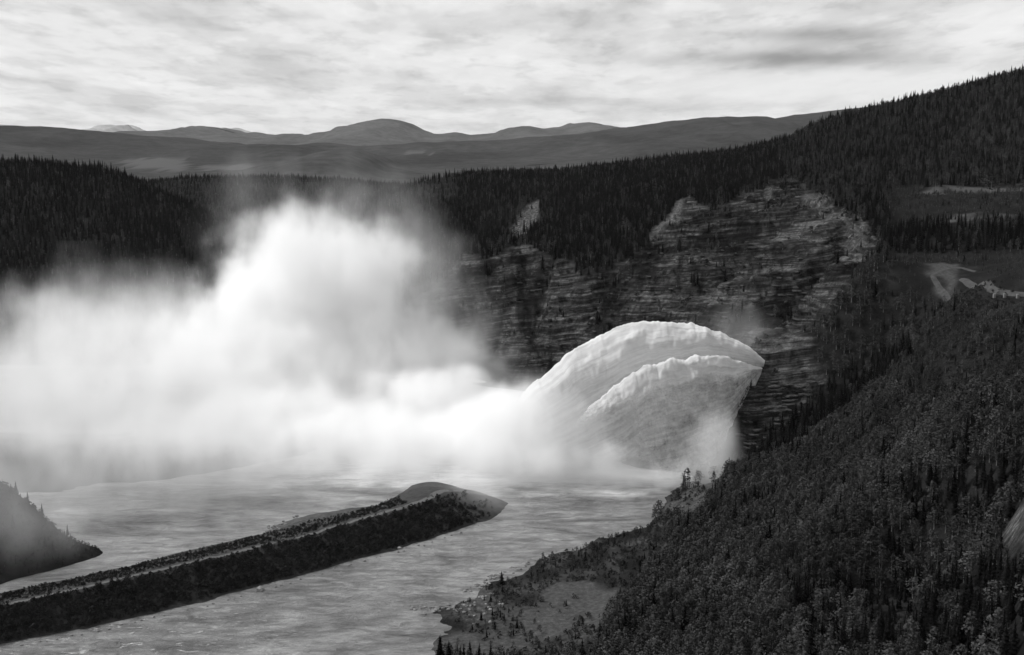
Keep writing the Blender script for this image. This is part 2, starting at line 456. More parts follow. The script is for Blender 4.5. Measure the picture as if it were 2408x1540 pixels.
rock = mask([ROCK], 2.6) * (fbm(XD / 26, YD / 22, 23, 5, 0.6) > -0.34)
pale = mask(PALE, 1.3) * (0.45 + 0.55 * (fbm(XD / 12, YD / 12, 15, 4) > -0.12))
meadow = mask(MEADOW, 1.3) * sstep(-0.5, 0.1, fbm(XD / 20, YD / 12, 19, 4))
_cl = [MEADOW[1], [(1000, 1545), (1020, 1500), (1120, 1490), (1200, 1500), (1180, 1545)], [(1240, 1450), (1300, 1430), (1360, 1460), (1290, 1510)]]
clearing = np.maximum.reduce([inpoly(XD + wob * 1.3, YD + wob2 * 1.3, p).astype(float) for p in _cl])
meadow = np.maximum(meadow, clearing)
BANK = [(950, 1560), (960, 1420), (1130, 1360), (1330, 1290), (1560, 1225), (1600, 1180), (1600, 1290), (1490, 1380), (1440, 1460), (1390, 1560)]
meadow = np.maximum(meadow, inpoly(XD, YD, BANK) * sstep(-0.25, 0.3, fbm(XD / 45, YD / 30, 17, 5)) * 0.8)
def blur(m, k=2):
    for _ in range(k):
        m = (m + np.roll(m, 1, 0) + np.roll(m, -1, 0) + np.roll(m, 1, 1) + np.roll(m, -1, 1)) / 5
    return m
rock_s = blur(rock, 6)
pale = blur(pale, 2); meadow = blur(meadow, 2)
# relief: broad undulation on the land, gullies and ledges on the cliff
land = sstep(-1, 12, Z0)
Z = Z0 + 1.5 * sstep(7, 2, np.abs(Z0)) * (GY < 1000) * fbm(GX / 13, GY / 13, 27, 5, 0.6) + land * (6 * fbm(GX / 130, GY / 130, 21, 4) + 1.4 * fbm(GX / 22, GY / 22, 25, 4))
wx = GX + 18 * fbm(GX / 50, GY / 50, 31, 3); wy = GY + 18 * fbm(GX / 50, GY / 50, 32, 3)
rg = 1 - np.abs(fbm((wx * 0.9 + wy * 0.35) / 42, (wy * 0.8 - wx * 0.5) / 105, 41, 4, 0.55)) * 2
rock_m = rock_s * land
Z = Z + rock_m * (rg - 0.55) * 13
Z = Z + rock_m * 1.6 * fbm(GX / 9, GY / 9, 44, 4, 0.6)
def gully(pts, w, depth):
    global Z
    best = np.full(GX.shape, 1e9)
    px_, py_ = XD + wob * 1.2, YD + wob2 * 1.2
    for (x0, y0), (x1, y1) in zip(pts[:-1], pts[1:]):
        t = np.clip(((px_ - x0) * (x1 - x0) + (py_ - y0) * (y1 - y0)) / ((x1 - x0) ** 2 + (y1 - y0) ** 2), 0, 1)
        best = np.minimum(best, np.hypot(px_ - x0 - t * (x1 - x0), py_ - y0 - t * (y1 - y0)))
    Z = Z - land * depth * np.exp(-(best / w) ** 2)
gully([(1985, 565), (1915, 620), (1870, 680), (1815, 735)], 24, 17)
gully([(1235, 640), (1195, 720), (1165, 810)], 15, 10)
gully([(1430, 640), (1390, 730), (1330, 800)], 17, 11)
gully([(1700, 640), (1600, 690), (1480, 740)], 15, 7)
gully([(1100, 640), (1060, 740), (1030, 800)], 14, 9)
gully([(1300, 620), (1270, 720), (1250, 800)], 11, 7)
def stairs(z, h, tx, ty, s, amp):
    q = (z + tx * GX + ty * GY + 1.3 * fbm(GX / 60, GY / 60, s, 4)) / h
    fr = q - np.floor(q)
    st = np.floor(q) + sstep(0.62, 0.98, fr) * 0.9 + 0.1 * fr
    return (st - q) * h * amp
vis = rock_m * np.clip(0.7 + 0.6 * vn(GX / 35, GY / 35, 55), 0, 1)
Z = Z + vis * stairs(Z, 7.0, -0.14, -0.02, 51, 0.85)
Z = Z + vis * stairs(Z, 2.6, -0.14, -0.02, 52, 0.6)
def z_at(x, y):
    x = np.clip(np.asarray(x, float), XS[0], XS[-1] - 1e-3); y = np.clip(np.asarray(y, float), YS[0], YS[-1] - 1e-3)
    i = np.clip(np.searchsorted(XS, x, side='right') - 1, 0, len(XS) - 2); j = np.clip(np.searchsorted(YS, y, side='right') - 1, 0, len(YS) - 2)
    fx = (x - XS[i]) / (XS[i + 1] - XS[i]); fy = (y - YS[j]) / (YS[j + 1] - YS[j])
    def lerp(F): return (F[j, i] * (1 - fx) + F[j, i + 1] * fx) * (1 - fy) + (F[j + 1, i] * (1 - fx) + F[j + 1, i + 1] * fx) * fy
    return lerp
def hit(xd, yd, y0=430.0):
    a, b = ray(xd, yd)
    Ys = np.arange(y0, 3700, 1.0)
    zz = z_at(a * Ys, Ys)(Z)
    below = (CAM_H + b * Ys) <= np.maximum(zz, 0)
    k = int(np.argmax(below)) if below.any() else len(Ys) - 1
    return float(a * Ys[k]), float(Ys[k]), float(max(zz[k], 0))
terr = mesh_obj('hillside', np.stack([GX, GY, Z], -1).reshape(-1, 3), grid_faces(len(XS), len(YS)), M_TERR,
                attrs={'rock': rock_s, 'pale': pale, 'meadow': meadow})
tag(terr, 'wooded canyon sides with banded rock cliff, terraces and river banks', kind='structure')

# separate ledges of the banded rock, parts of the canyon side
def ledge_mesh(seed):
    rnd = random.Random(seed)
    V = []; nx_ = 5
    for i in range(nx_ + 1):
        t = i / nx_ * 2 - 1
        e_ = 1 - 0.75 * abs(t) ** 3
        for (yy, zz) in ((-1, -0.5), (-1.0, 0.35), (-0.75, 0.5), (1, 0.5), (1, -0.5)):
            V.append((t + rnd.uniform(-.05, .05), yy * e_ * rnd.uniform(0.75, 1.1), zz * (0.6 + 0.4 * e_) * rnd.uniform(0.85, 1.1)))
    F = []
    for i in range(nx_):
        for k in range(5):
            a, b = i * 5 + k, i * 5 + (k + 1) % 5
            F.append((a, b, b + 5, a + 5))
    me = bpy.data.meshes.new('rock_ledge')
    me.from_pydata(V, [], F + [(4, 3, 2, 1, 0), tuple(range(nx_ * 5, nx_ * 5 + 5))])
    me.materials.append(M_LEDGE)
    return me
M_LEDGE = mat_plain('ledge_rock', 0.055, var=0.6, scale=0.35, bump=0.7, spec=0.05)
LM = [ledge_mesh(k) for k in range(6)]
def ledges():
    rg_ = np.random.default_rng(31); n_ = 0
    boxes = (((1740, 2000), (900, 1060), 110), ((1450, 1900), (560, 760), 90), ((1000, 1420), (650, 850), 70), ((1880, 2050), (440, 620), 25))
    for (xa, xb), (ya, yb), cnt in boxes:
        c = 0; tries = 0
        while c < cnt and tries < cnt * 12:
            tries += 1
            x, y, z = hit(rg_.uniform(xa, xb), rg_.uniform(ya, yb), 800)
            if y > 1500 or z < 4 or float(z_at(x, y)(rock_s)) < 0.5: continue
            gx_ = float(z_at(x + 6, y)(Z0) - z_at(x - 6, y)(Z0)); gy_ = float(z_at(x, y + 6)(Z0) - z_at(x, y - 6)(Z0))
            if math.hypot(gx_, gy_) < 3.5: continue
            z = round((z - 0.14 * x) / 2.6) * 2.6 + 0.14 * x
            o = bpy.data.objects.new('rock_ledge', LM[n_ % 6]); COL.objects.link(o); o.parent = terr
            o.location = (x, y, z); o.rotation_euler = (0, 0, math.atan2(gy_, gx_) - math.pi / 2 + rg_.uniform(-0.5, 0.5))
            L_ = rg_.uniform(1.4, 5.2); o.scale = (L_, rg_.uniform(1.0, 2.2), rg_.uniform(0.6, 1.5))
            c += 1; n_ += 1
ledges()

# ------------------------------------------------------------------ river
wx_ = axis([(-1500, -400, 60), (-400, 260, 4), (260, 700, 60)]); wy_ = axis([(-600, 500, 60), (500, 1150, 4), (1150, 2700, 60)])
WX, WY = np.meshgrid(wx_, wy_)
WZ = 0.35 * fbm(WX / 9, WY / 6, 61, 4) * sstep(1200, 1000, WY)
wd, wyd = proj(WX, WY, WZ * 0)
foam = np.clip(0.25 + sstep(1380, 1540, wyd) * sstep(900, 300, wd) * 0.9, 0, 1) * (WY > 100)
tt = wyd - np.interp(wd, [600, 1000, 1200, 1400, 1560, 1620], [1150, 1150, 1168, 1168, 1162, 1150])
froth = sstep(8, -25, tt + 16 * fbm(WX / 14, WY / 14, 63, 4)) * sstep(500, 900, wd)
river = mesh_obj('river', np.stack([WX, WY, WZ], -1).reshape(-1, 3), grid_faces(len(wx_), len(wy_)), M_WATER, attrs={'foam': foam, 'froth': froth})
tag(river, 'pale rippled river flowing round the gravel dike', kind='structure')

# ------------------------------------------------------------------ dike
def poly_on(pts, z, n):
    P = np.array([on(x, y, z) for x, y in pts])
    d = np.r_[0, np.cumsum(np.linalg.norm(np.diff(P[:, :2], axis=0), axis=1))]
    t = np.linspace(0, d[-1], n)
    return np.stack([np.interp(t, d, P[:, k]) for k in range(3)], 1)
DN = 240
HC = 13.0
near_w = poly_on([(-260, 1590), (-100, 1550), (0, 1527), (200, 1490), (350, 1455), (500, 1420), (650, 1380), (800, 1335), (900, 1306), (1000, 1280), (1100, 1248), (1165, 1224), (1212, 1190)], -1.2, DN)
c_near = poly_on([(-260, 1482), (-100, 1448), (0, 1428), (150, 1396), (400, 1338), (600, 1292), (750, 1255), (880, 1215), (970, 1190), (1020, 1172), (1050, 1156), (1085, 1146), (1120, 1150)], HC, DN)
c_far = poly_on([(-260, 1473), (-100, 1439), (0, 1419), (150, 1388), (400, 1330), (600, 1284), (750, 1247), (880, 1206), (960, 1182), (1000, 1163), (1020, 1148), (1060, 1140), (1100, 1144)], HC, DN)
bench = poly_on([(-260, 1462), (-100, 1426), (0, 1406), (150, 1378), (400, 1318), (600, 1272), (750, 1236), (880, 1198), (940, 1180), (970, 1160), (1000, 1146), (1040, 1138), (1080, 1139)], 10.0, DN)
far_w = poly_on([(-260, 1440), (-100, 1412), (0, 1392), (150, 1364), (400, 1306), (560, 1268), (640, 1248), (720, 1222), (880, 1188), (930, 1166), (970, 1140), (1020, 1128), (1090, 1128)], -1.2, DN)
rows = []
def blend(a, b, k):
    for t in np.linspace(0, 1, k, endpoint=False): rows.append(a * (1 - t) + b * t)
blend(near_w, c_near, 16); blend(c_near, c_far, 4); blend(c_far, bench, 4); blend(bench, far_w, 8); rows.append(far_w)
R_ = np.stack(rows, 0)
_b = sstep(0.885, 1.0, np.linspace(0, 1, DN))[None, :, None] ** 3.4
_tip = near_w[-1][None, None, :] * np.array([1, 1, 1.0])
_fan = np.array([[-7.0, 9.0, 0.0]]) * np.linspace(0, 1, len(rows))[:, None]
R_ = R_ * (1 - _b) + (_tip + _fan[:, None, :]) * _b
R_[:, :, 2] += np.where(R_[:, :, 2] > 0.5, 0.9 * fbm(R_[:, :, 0] / 7, R_[:, :, 1] / 7, 71, 4), 0)
_low = sstep(6, 0, R_[:, :, 2])
R_[:, :, 1] += 5.0 * _low * fbm(R_[:, :, 0] / 38, R_[:, :, 1] / 60, 74, 4)
R_[:, :, 0] += 2.0 * fbm(R_[:, :, 0] / 14, R_[:, :, 1] / 14, 72, 3); R_[:, :, 1] += 2.0 * fbm(R_[:, :, 0] / 14, R_[:, :, 1] / 14, 73, 3)
dike_e = bpy.data.objects.new('dike', None); COL.objects.link(dike_e)
tag(dike_e, 'long bush covered earth dike with a track on its crest, dividing the river', 'dike')
mesh_obj('embankment', R_.reshape(-1, 3), grid_faces(DN, len(rows)), M_DIKE, dike_e)
tr = np.stack([R_[16] * 0.9 + R_[20] * 0.1, R_[16] * 0.6 + R_[20] * 0.4, R_[16] * 0.35 + R_[20] * 0.65], 0)
tr[:, :, 2] += 0.22
trk = mesh_obj('gravel_track', tr.reshape(-1, 3), grid_faces(DN, 3), M_GRAVEL, dike_e)

# low stony spur on the far side of the dike
def mound(name, outline, z, top, mat, nr=9, s=0):
    P = poly_on(outline + [outline[0]], -0.8, 90)
    c = P.mean(0)
    rr = []
    for k in range(nr):
        t = k / (nr - 1)
        q = P * (1 - t) + c * t
        q[:, 2] = -0.8 + top * (1 - (1 - t) ** 2.2) + 0.5 * fbm(q[:, 0] / 4, q[:, 1] / 4, s, 3) * (t > 0)
        rr.append(q)
    return np.stack(rr, 0).reshape(-1, 3), grid_faces(90, nr)
v, f = mound('x', [(622, 1262), (640, 1240), (700, 1224), (800, 1210), (905, 1192), (880, 1225), (760, 1250), (680, 1262)], 0, 6.5, M_DIKE)
mesh_obj('side_spur', v, f, mat_plain('spur_ground', 0.06, var=0.5, scale=0.3, bump=0.6), dike_e)

# ------------------------------------------------------------------ far country
def mat_far(name, val, patch=None):
    m, nt, N, L, bs = node_mat(name)
    g = G(nt); P = g.pos()
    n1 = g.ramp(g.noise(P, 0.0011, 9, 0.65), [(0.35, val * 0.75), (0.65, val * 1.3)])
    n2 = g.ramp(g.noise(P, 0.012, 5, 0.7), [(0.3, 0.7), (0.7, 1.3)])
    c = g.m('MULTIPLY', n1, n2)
    if patch: c = g.mix(g.attr('field'), c, patch)
    L.new(c, bs.inputs['Base Color'])
    bs.inputs['Roughness'].default_value = 1.0
    bs.inputs['Specular IOR Level'].default_value = 0.0
    return m
def ridge(name, label, Y, prof, foot, depth_f, depth_b, mat, rough, seed, nx=420, fields=None):
    """a range: crest heights from PROF at distance Y, running down to FOOT in front and behind"""
    xs_d = np.linspace(-900, 3300, nx)
    px_ = [p[0] for p in prof]; py_ = [p[1] for p in prof]
    # smooth interpolation of the profile
    yd = np.interp(xs_d, px_, py_)
    kk = np.exp(-np.linspace(-2, 2, 5) ** 2); kk /= kk.sum()
    yd = np.convolve(np.pad(yd, 2, 'edge'), kk, 'valid')
    yd = yd + 1.1 * fbm(xs_d / 28, xs_d * 0 + seed, seed, 5, 0.6)
    a, b = ray(xs_d, yd)
    X = a * Y; crest = CAM_H + b * Y
    T = np.concatenate([np.linspace(-1, 0, 26), np.linspace(0, 1, 14)[1:]])
    XX, TT = np.meshgrid(X, T)
    CR = np.broadcast_to(crest, XX.shape)
    dist = np.where(TT < 0, TT * depth_f, TT * depth_b)
    YY = Y + dist + 0.12 * depth_f * fbm(XX / (0.5 * depth_f), TT * 0.6, seed, 3) * (np.abs(TT) > 0)
    w = np.cos(np.clip(np.abs(TT), 0, 1) * math.pi / 2) ** 1.3
    ZZ = foot + (CR - foot) * w
    sc = 0.16 * depth_f
    amp = rough * np.clip(np.abs(TT) * 3, 0.12, 1) * (0.25 + 0.75 * w)
    ZZ = ZZ + amp * fbm(XX / sc, YY / sc, seed + 5, 5) * 1.0
    at_ = {}
    if fields:
        fxd, fyd = proj(XX, YY, ZZ)
        fm = np.zeros(XX.shape)
        for p in fields: fm = np.maximum(fm, inpoly(fxd + 6 * fbm(fxd / 30, fyd / 10, 4, 3), fyd + 2 * fbm(fxd / 20, fyd / 8, 5, 3), p))
        at_['field'] = fm
    o = mesh_obj(name, np.stack([XX, YY, ZZ], -1).reshape(-1, 3), grid_faces(nx, len(T)), mat, attrs=at_)
    tag(o, label, kind='structure')
    return o
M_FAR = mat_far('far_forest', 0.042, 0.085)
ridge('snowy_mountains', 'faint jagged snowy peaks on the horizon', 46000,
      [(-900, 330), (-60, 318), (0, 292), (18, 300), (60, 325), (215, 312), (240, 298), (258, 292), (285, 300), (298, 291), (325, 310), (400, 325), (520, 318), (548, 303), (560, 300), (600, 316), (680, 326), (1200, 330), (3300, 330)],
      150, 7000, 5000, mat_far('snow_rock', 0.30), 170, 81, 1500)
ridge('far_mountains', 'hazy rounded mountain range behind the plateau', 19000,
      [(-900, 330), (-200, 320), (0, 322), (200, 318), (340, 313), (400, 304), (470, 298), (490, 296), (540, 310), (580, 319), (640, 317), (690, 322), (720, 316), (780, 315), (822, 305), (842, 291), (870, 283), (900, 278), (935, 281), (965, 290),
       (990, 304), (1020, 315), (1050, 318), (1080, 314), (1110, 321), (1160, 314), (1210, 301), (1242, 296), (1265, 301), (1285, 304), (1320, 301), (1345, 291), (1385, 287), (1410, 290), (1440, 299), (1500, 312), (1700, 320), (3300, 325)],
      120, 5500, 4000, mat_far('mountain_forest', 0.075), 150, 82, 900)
ridge('plateau_ridge', 'long dark wooded plateau ridge rising to the right', 10500,
      [(-900, 305), (-200, 300), (0, 298), (100, 297), (200, 305), (300, 313), (360, 321), (440, 323), (520, 336), (600, 342), (720, 347), (850, 352), (960, 348), (1060, 341), (1200, 334), (1300, 322), (1400, 311), (1480, 300), (1550, 290), (1620, 284),
       (1750, 283), (1775, 287), (1850, 275), (1950, 262), (2050, 250), (2300, 215), (3300, 170)],
      70, 5200, 2500, M_FAR, 110, 83, 700,
      fields=[[(290, 378), (340, 370), (430, 373), (450, 388), (430, 400), (300, 395)], [(470, 386), (560, 388), (640, 395), (560, 402), (480, 400)], [(940, 355), (1000, 356), (1030, 362), (960, 363)]])
ridge('wooded_hump', 'low rounded wooded hill behind the spray', 6200,
      [(-900, 420), (300, 418), (420, 410), (600, 396), (720, 368), (790, 352), (850, 352), (890, 368), (930, 392), (1000, 400), (1100, 396), (1250, 388), (1450, 374), (1600, 372), (2000, 380), (3300, 400)],
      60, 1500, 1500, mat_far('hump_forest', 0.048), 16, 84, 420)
# land sheet under everything far off
gx = np.linspace(-60000, 60000, 60); gy = np.concatenate([np.linspace(3600, 12000, 30), np.linspace(13000, 70000, 30)])
GGX, GGY = np.meshgrid(gx, gy)
o = mesh_obj('plateau', np.stack([GGX, GGY, 55 + 10 * fbm(GGX / 900, GGY / 900, 91, 3)], -1).reshape(-1, 3), grid_faces(60, 60), M_FAR, attrs={'field': np.zeros(GGX.shape)})
tag(o, 'dark wooded plateau reaching the horizon', kind='structure')

# ------------------------------------------------------------------ trees
def tri_mesh(name, V, F, mats, mi):
    me = bpy.data.meshes.new(name)
    V = np.asarray(V, np.float32); F = np.asarray(F, np.int32)
    me.vertices.add(len(V)); me.vertices.foreach_set('co', V.ravel())
    me.loops.add(F.size); me.loops.foreach_set('vertex_index', F.ravel())
    me.polygons.add(len(F)); me.polygons.foreach_set('loop_start', np.arange(0, F.size, 3, dtype=np.int32))
    for m in mats: me.materials.append(m)
    me.update(calc_edges=True)
    me.polygons.foreach_set('material_index', np.asarray(mi, np.int32))
    me.update()
    return me
def trunk_geo(r, h, rnd, lean=0.02):
    V, F = [], []
    k = 5
    lx, ly = rnd.uniform(-lean, lean), rnd.uniform(-lean, lean)
    for j, (t, rr) in enumerate(((-0.04, 1.25), (0.35, 0.75), (1.0, 0.15))):
        for i in range(k):
            a = 2 * math.pi * i / k
            V.append((lx * t + r * rr * math.cos(a), ly * t + r * rr * math.sin(a), h * t))
    for j in range(2):
        for i in range(k):
            a, b, c, d = j * k + i, j * k + (i + 1) % k, (j + 1) * k + (i + 1) % k, (j + 1) * k + i
            F += [(a, b, c), (a, c, d)]
    return V, F
def conifer_crown(rnd, w=0.16, tiers=11, lo=0.10):
    V, F = [], []
    # dense inner cone
    k = 7
    for z, r in ((lo, w * 0.45), (0.45, w * 0.30), (0.96, 0.006)):
        for i in range(k):
            a = 2 * math.pi * i / k
            q = r * rnd.uniform(0.7, 1.2)
            V.append((q * math.cos(a), q * math.sin(a), z))
    for j in range(2):
        for i in range(k):
            a, b, c, d = j * k + i, j * k + (i + 1) % k, (j + 1) * k + (i + 1) % k, (j + 1) * k + i
            F += [(a, b, c), (a, c, d)]
    for t in range(tiers):
        q = t / (tiers - 1)
        z = lo + (0.97 - lo) * q
        R = w * (1 - q) ** 0.85 + 0.012
        n_ = 9 if q < 0.6 else 6
        off = rnd.uniform(0, 6)
        for i in range(n_):
            a = off + 2 * math.pi * i / n_ + rnd.uniform(-0.3, 0.3)
            L = R * rnd.uniform(0.6, 1.25)
            hw = 0.34 + rnd.uniform(0, 0.2)
            dz = -0.35 * L + rnd.uniform(-0.02, 0.01)
            b = len(V)
            V += [(0, 0, z + 0.035), (L * 0.75 * math.cos(a - hw), L * 0.75 * math.sin(a - hw), z + dz * 0.9 - 0.012),
                  (L * math.cos(a), L * math.sin(a), z + dz), (L * 0.75 * math.cos(a + hw), L * 0.75 * math.sin(a + hw), z + dz * 0.9 - 0.012)]
            F += [(b, b + 1, b + 2), (b, b + 2, b + 3)]
    V.append((0, 0, 1.0)); V.append((0.012, 0, 0.92)); V.append((-0.012, 0.006, 0.92))
    b = len(V) - 3; F.append((b, b + 1, b + 2))
    return V, F
def leafy_crown(rnd, w=0.2, lo=0.22, n_=150, size=0.05, lobes=6, flat=1.0):
    V, F = [], []
    C_ = []
    for i in range(lobes):
        q = (i + 0.5) / lobes
        z = lo + (0.92 - lo) * q
        R = w * math.sin(math.pi * min(1, 0.2 + 0.75 * q)) ** 0.7
        a = rnd.uniform(0, 6.28)
        C_.append((R * 0.45 * math.cos(a), R * 0.45 * math.sin(a), z, R * rnd.uniform(0.65, 0.95), (0.92 - lo) / lobes * rnd.uniform(0.8, 1.3) * flat))
    for i in range(n_):
        c = C_[i % lobes]
        th, cz_ = rnd.uniform(0, 6.283), rnd.uniform(-0.8, 1)
        rr = (1 - cz_ * cz_) ** 0.5
        sc = rnd.uniform(0.6, 1.05)
        nrm = Vector((rr * math.cos(th), rr * math.sin(th), cz_))
        p = Vector((c[0] + nrm.x * c[3] * sc, c[1] + nrm.y * c[3] * sc, c[2] + nrm.z * c[4] * 1.2 * sc))
        nn = (nrm + Vector((rnd.uniform(-.7, .7), rnd.uniform(-.7, .7), rnd.uniform(-.4, .8)))).normalized()
        t = nn.orthogonal().normalized(); u = nn.cross(t)
        s_ = size * rnd.uniform(0.6, 1.5)
        ang = rnd.uniform(0, 6.28)
        t2 = t * math.cos(ang) + u * math.sin(ang); u2 = nn.cross(t2)
        b = len(V)
        V += [tuple(p + t2 * s_), tuple(p + u2 * s_ * 0.8 + nn * s_ * 0.25), tuple(p - t2 * s_ * 0.9), tuple(p - u2 * s_ * 0.7 + nn * s_ * 0.2)]
        F += [(b, b + 1, b + 2), (b, b + 2, b + 3)]
    return V, F
KINDS = {}
def make_kind(kind, nvar):
    out = []
    for k in range(nvar):
        rnd = random.Random(hash((len(kind), k)) & 0xffff)
        if kind == 'conifer_tree':
            cv, cf = conifer_crown(rnd, w=(0.15, 0.19, 0.12, 0.165)[k % 4], tiers=(11, 10, 12, 9)[k % 4], lo=(0.08, 0.12, 0.2, 0.05)[k % 4])
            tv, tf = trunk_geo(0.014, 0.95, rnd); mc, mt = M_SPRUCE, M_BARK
        elif kind == 'broadleaf_tree':
            cv, cf = leafy_crown(rnd, w=(0.24, 0.30, 0.20, 0.27)[k % 4], lo=(0.2, 0.16, 0.28, 0.2)[k % 4], n_=240, size=0.034, lobes=7)
            tv, tf = trunk_geo(0.013, 0.8, rnd, 0.05); mc, mt = M_ASPEN, M_BIRCH
        else:
            cv, cf = leafy_crown(rnd, w=0.55, lo=0.05, n_=70, size=0.11, lobes=4, flat=0.8)
            tv, tf = trunk_geo(0.03, 0.5, rnd, 0.1); mc, mt = M_SHRUB, M_BARK
        crown = tri_mesh('crown', cv, cf, [mc], [0] * len(cf))
        trunk = tri_mesh('trunk', tv, tf, [mt], [0] * len(tf))
        both = tri_mesh(kind, list(cv) + list(tv), list(cf) + [(a + len(cv), b + len(cv), c + len(cv)) for a, b, c in tf], [mc, mt], [0] * len(cf) + [1] * len(tf))
        out.append((crown, trunk, both))
    KINDS[kind] = out
    return out
for k_, n_ in (('conifer_tree', 4), ('broadleaf_tree', 4), ('shrub', 3)): make_kind(k_, n_)
PC = {}
for k_, vs in KINDS.items():
    c_ = bpy.data.collections.new(k_ + '_sources')
    for i, (a, b, both) in enumerate(vs):
        o = bpy.data.objects.new('%s_source_%d' % (k_, i), both); c_.objects.link(o)
    PC[k_] = c_

def forest_group(kind):
    ng = bpy.data.node_groups.new(kind + '_scatter', 'GeometryNodeTree')
    ng.interface.new_socket('Geometry', in_out='INPUT', socket_type='NodeSocketGeometry')
    ng.interface.new_socket('Geometry', in_out='OUTPUT', socket_type='NodeSocketGeometry')
    N, L = ng.nodes, ng.links
    gi, go = N.new('NodeGroupInput'), N.new('NodeGroupOutput')
    ci = N.new('GeometryNodeCollectionInfo'); ci.inputs['Collection'].default_value = PC[kind]
    ci.inputs['Separate Children'].default_value = True; ci.inputs['Reset Children'].default_value = True
    ip = N.new('GeometryNodeInstanceOnPoints'); ip.inputs['Pick Instance'].default_value = True
    def na(nm, t):
        a = N.new('GeometryNodeInputNamedAttribute'); a.data_type = t; a.inputs['Name'].default_value = nm; return a.outputs[0]
    L.new(gi.outputs[0], ip.inputs['Points']); L.new(ci.outputs[0], ip.inputs['Instance'])
    L.new(na('idx', 'INT'), ip.inputs['Instance Index'])
    L.new(na('rot', 'FLOAT_VECTOR'), ip.inputs['Rotation'])
    L.new(na('scl', 'FLOAT_VECTOR'), ip.inputs['Scale'])
    L.new(ip.outputs[0], go.inputs[0])
    return ng
def forest(name, label, kind, pts, scl, rotz, idx):
    me = bpy.data.meshes.new(name)
    n_ = len(pts)
    me.vertices.add(n_); me.vertices.foreach_set('co', np.asarray(pts, np.float32).ravel())
    a = me.attributes.new('scl', 'FLOAT_VECTOR', 'POINT'); a.data.foreach_set('vector', np.asarray(scl, np.float32).ravel())
    r = np.zeros((n_, 3), np.float32); r[:, 2] = rotz
    a = me.attributes.new('rot', 'FLOAT_VECTOR', 'POINT'); a.data.foreach_set('vector', r.ravel())
    a = me.attributes.new('idx', 'INT', 'POINT'); a.data.foreach_set('value', np.asarray(idx, np.int32))
    o = bpy.data.objects.new(name, me); COL.objects.link(o)
    md = o.modifiers.new('scatter', 'NODES'); md.node_group = forest_group(kind)
    tag(o, label, kind='stuff')
    return o

# zones are named on the photograph, then every tree is stood on the land
CLEAR = PALE + MEADOW + [[(2335, 1262), (2400, 1195), (2440, 1195), (2440, 1340), (2372, 1340)], [(2290, 690), (2430, 690), (2430, 730), (2300, 724)], [(2165, 620), (2260, 622), (2420, 680), (2420, 706), (2290, 700), (2240, 690), (2230, 720), (2190, 700)]]
def plants(x0, x1, y0, y1, spacing, seed):
    rg_ = np.random.default_rng(seed)
    nx_, ny_ = int((x1 - x0) / spacing), int((y1 - y0) / spacing)
    gx_, gy_ = np.meshgrid(np.arange(nx_), np.arange(ny_))
    x = x0 + (gx_ + rg_.uniform(0, 1, gx_.shape)) * spacing
    y = y0 + (gy_ + rg_.uniform(0, 1, gy_.shape)) * spacing
    return x.ravel(), y.ravel(), rg_
cand = []
for a in ((-60, 520, 430, 900, 4.5, 1), (-100, 560, 900, 1500, 6.0, 2), (-100, 1150, 1500, 2560, 6.6, 3), (560, 900, 800, 1500, 9.0, 4), (-950, -60, 1330, 2300, 7.0, 5), (-1450, 60, 2300, 3600, 13.0, 6), (60, 1400, 2560, 2900, 14.0, 7), (-520, -180, 640, 1000, 5.0, 8)):
    cand.append(plants(*a)[:2])
tx = np.concatenate([c[0] for c in cand]); ty = np.concatenate([c[1] for c in cand])
lerp = z_at(tx, ty); tz = lerp(Z); trk_ = lerp(rock_s); tpale = np.maximum(lerp(pale), lerp(meadow))
sx = (z_at(tx + 4, ty)(Z0) - z_at(tx - 4, ty)(Z0)) / 8; sy = (z_at(tx, ty + 4)(Z0) - z_at(tx, ty - 4)(Z0)) / 8
txd, tyd = proj(tx, ty, tz)
u1 = RNG.uniform(0, 1, len(tx)); u2 = RNG.uniform(0, 1, len(tx)); u3 = RNG.uniform(0, 1, len(tx))
clump = vn(tx / 28, ty / 28, 101)
keep = (tz > 0.8) & (txd > -160) & (txd < 2560) & (tyd < 1640)
_bk = inpoly(txd, tyd, BANK)
keep &= ~((tpale > np.where(_bk, 0.85, 0.25)) & (u1 > 0.05))
keep &= ~((lerp(clearing) > 0.4) & (u1 > 0.03))
keep &= ~((trk_ > 0.4) & (u1 > 0.02 + 0.30 * (vn(tx / 24, ty / 24, 103) > 0.66)))
inclear = np.zeros(len(tx), bool)
for p in CLEAR[len(PALE) + len(MEADOW):]: inclear |= inpoly(txd, tyd, p)
keep &= ~inclear
sparse = inpoly(txd, tyd, [(950, 1560), (960, 1420), (1130, 1360), (1330, 1290), (1560, 1225), (1580, 1300), (1500, 1390), (1440, 1460), (1390, 1560)])
keep &= ~(sparse & (u1 > 0.55))
terrace = inpoly(txd, tyd, [(2080, 700), (2100, 440), (2440, 440), (2440, 700)])
belt = inpoly(txd, tyd, [(2050, 575), (2110, 545), (2200, 535), (2420, 533), (2420, 592), (2090, 597)]) | inpoly(txd, tyd, [(2180, 437), (2440, 437), (2440, 395), (2200, 405)])
keep &= ~(terrace & ~belt & (u1 > 0.75))
tx, ty, tz, txd, tyd, clump, u2, u3, sparse, terrace, belt, trk_, u1 = [q[keep] for q in (tx, ty, tz, txd, tyd, clump, u2, u3, sparse, terrace, belt, trk_, u1)]
far_ = ty > 1330
near_right = (ty < 1000) & (tx > 0)
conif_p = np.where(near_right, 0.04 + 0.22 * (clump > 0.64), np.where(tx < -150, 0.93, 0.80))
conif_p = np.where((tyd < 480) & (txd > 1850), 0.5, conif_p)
conif_p = np.where(trk_ > 0.4, 0.35, conif_p)
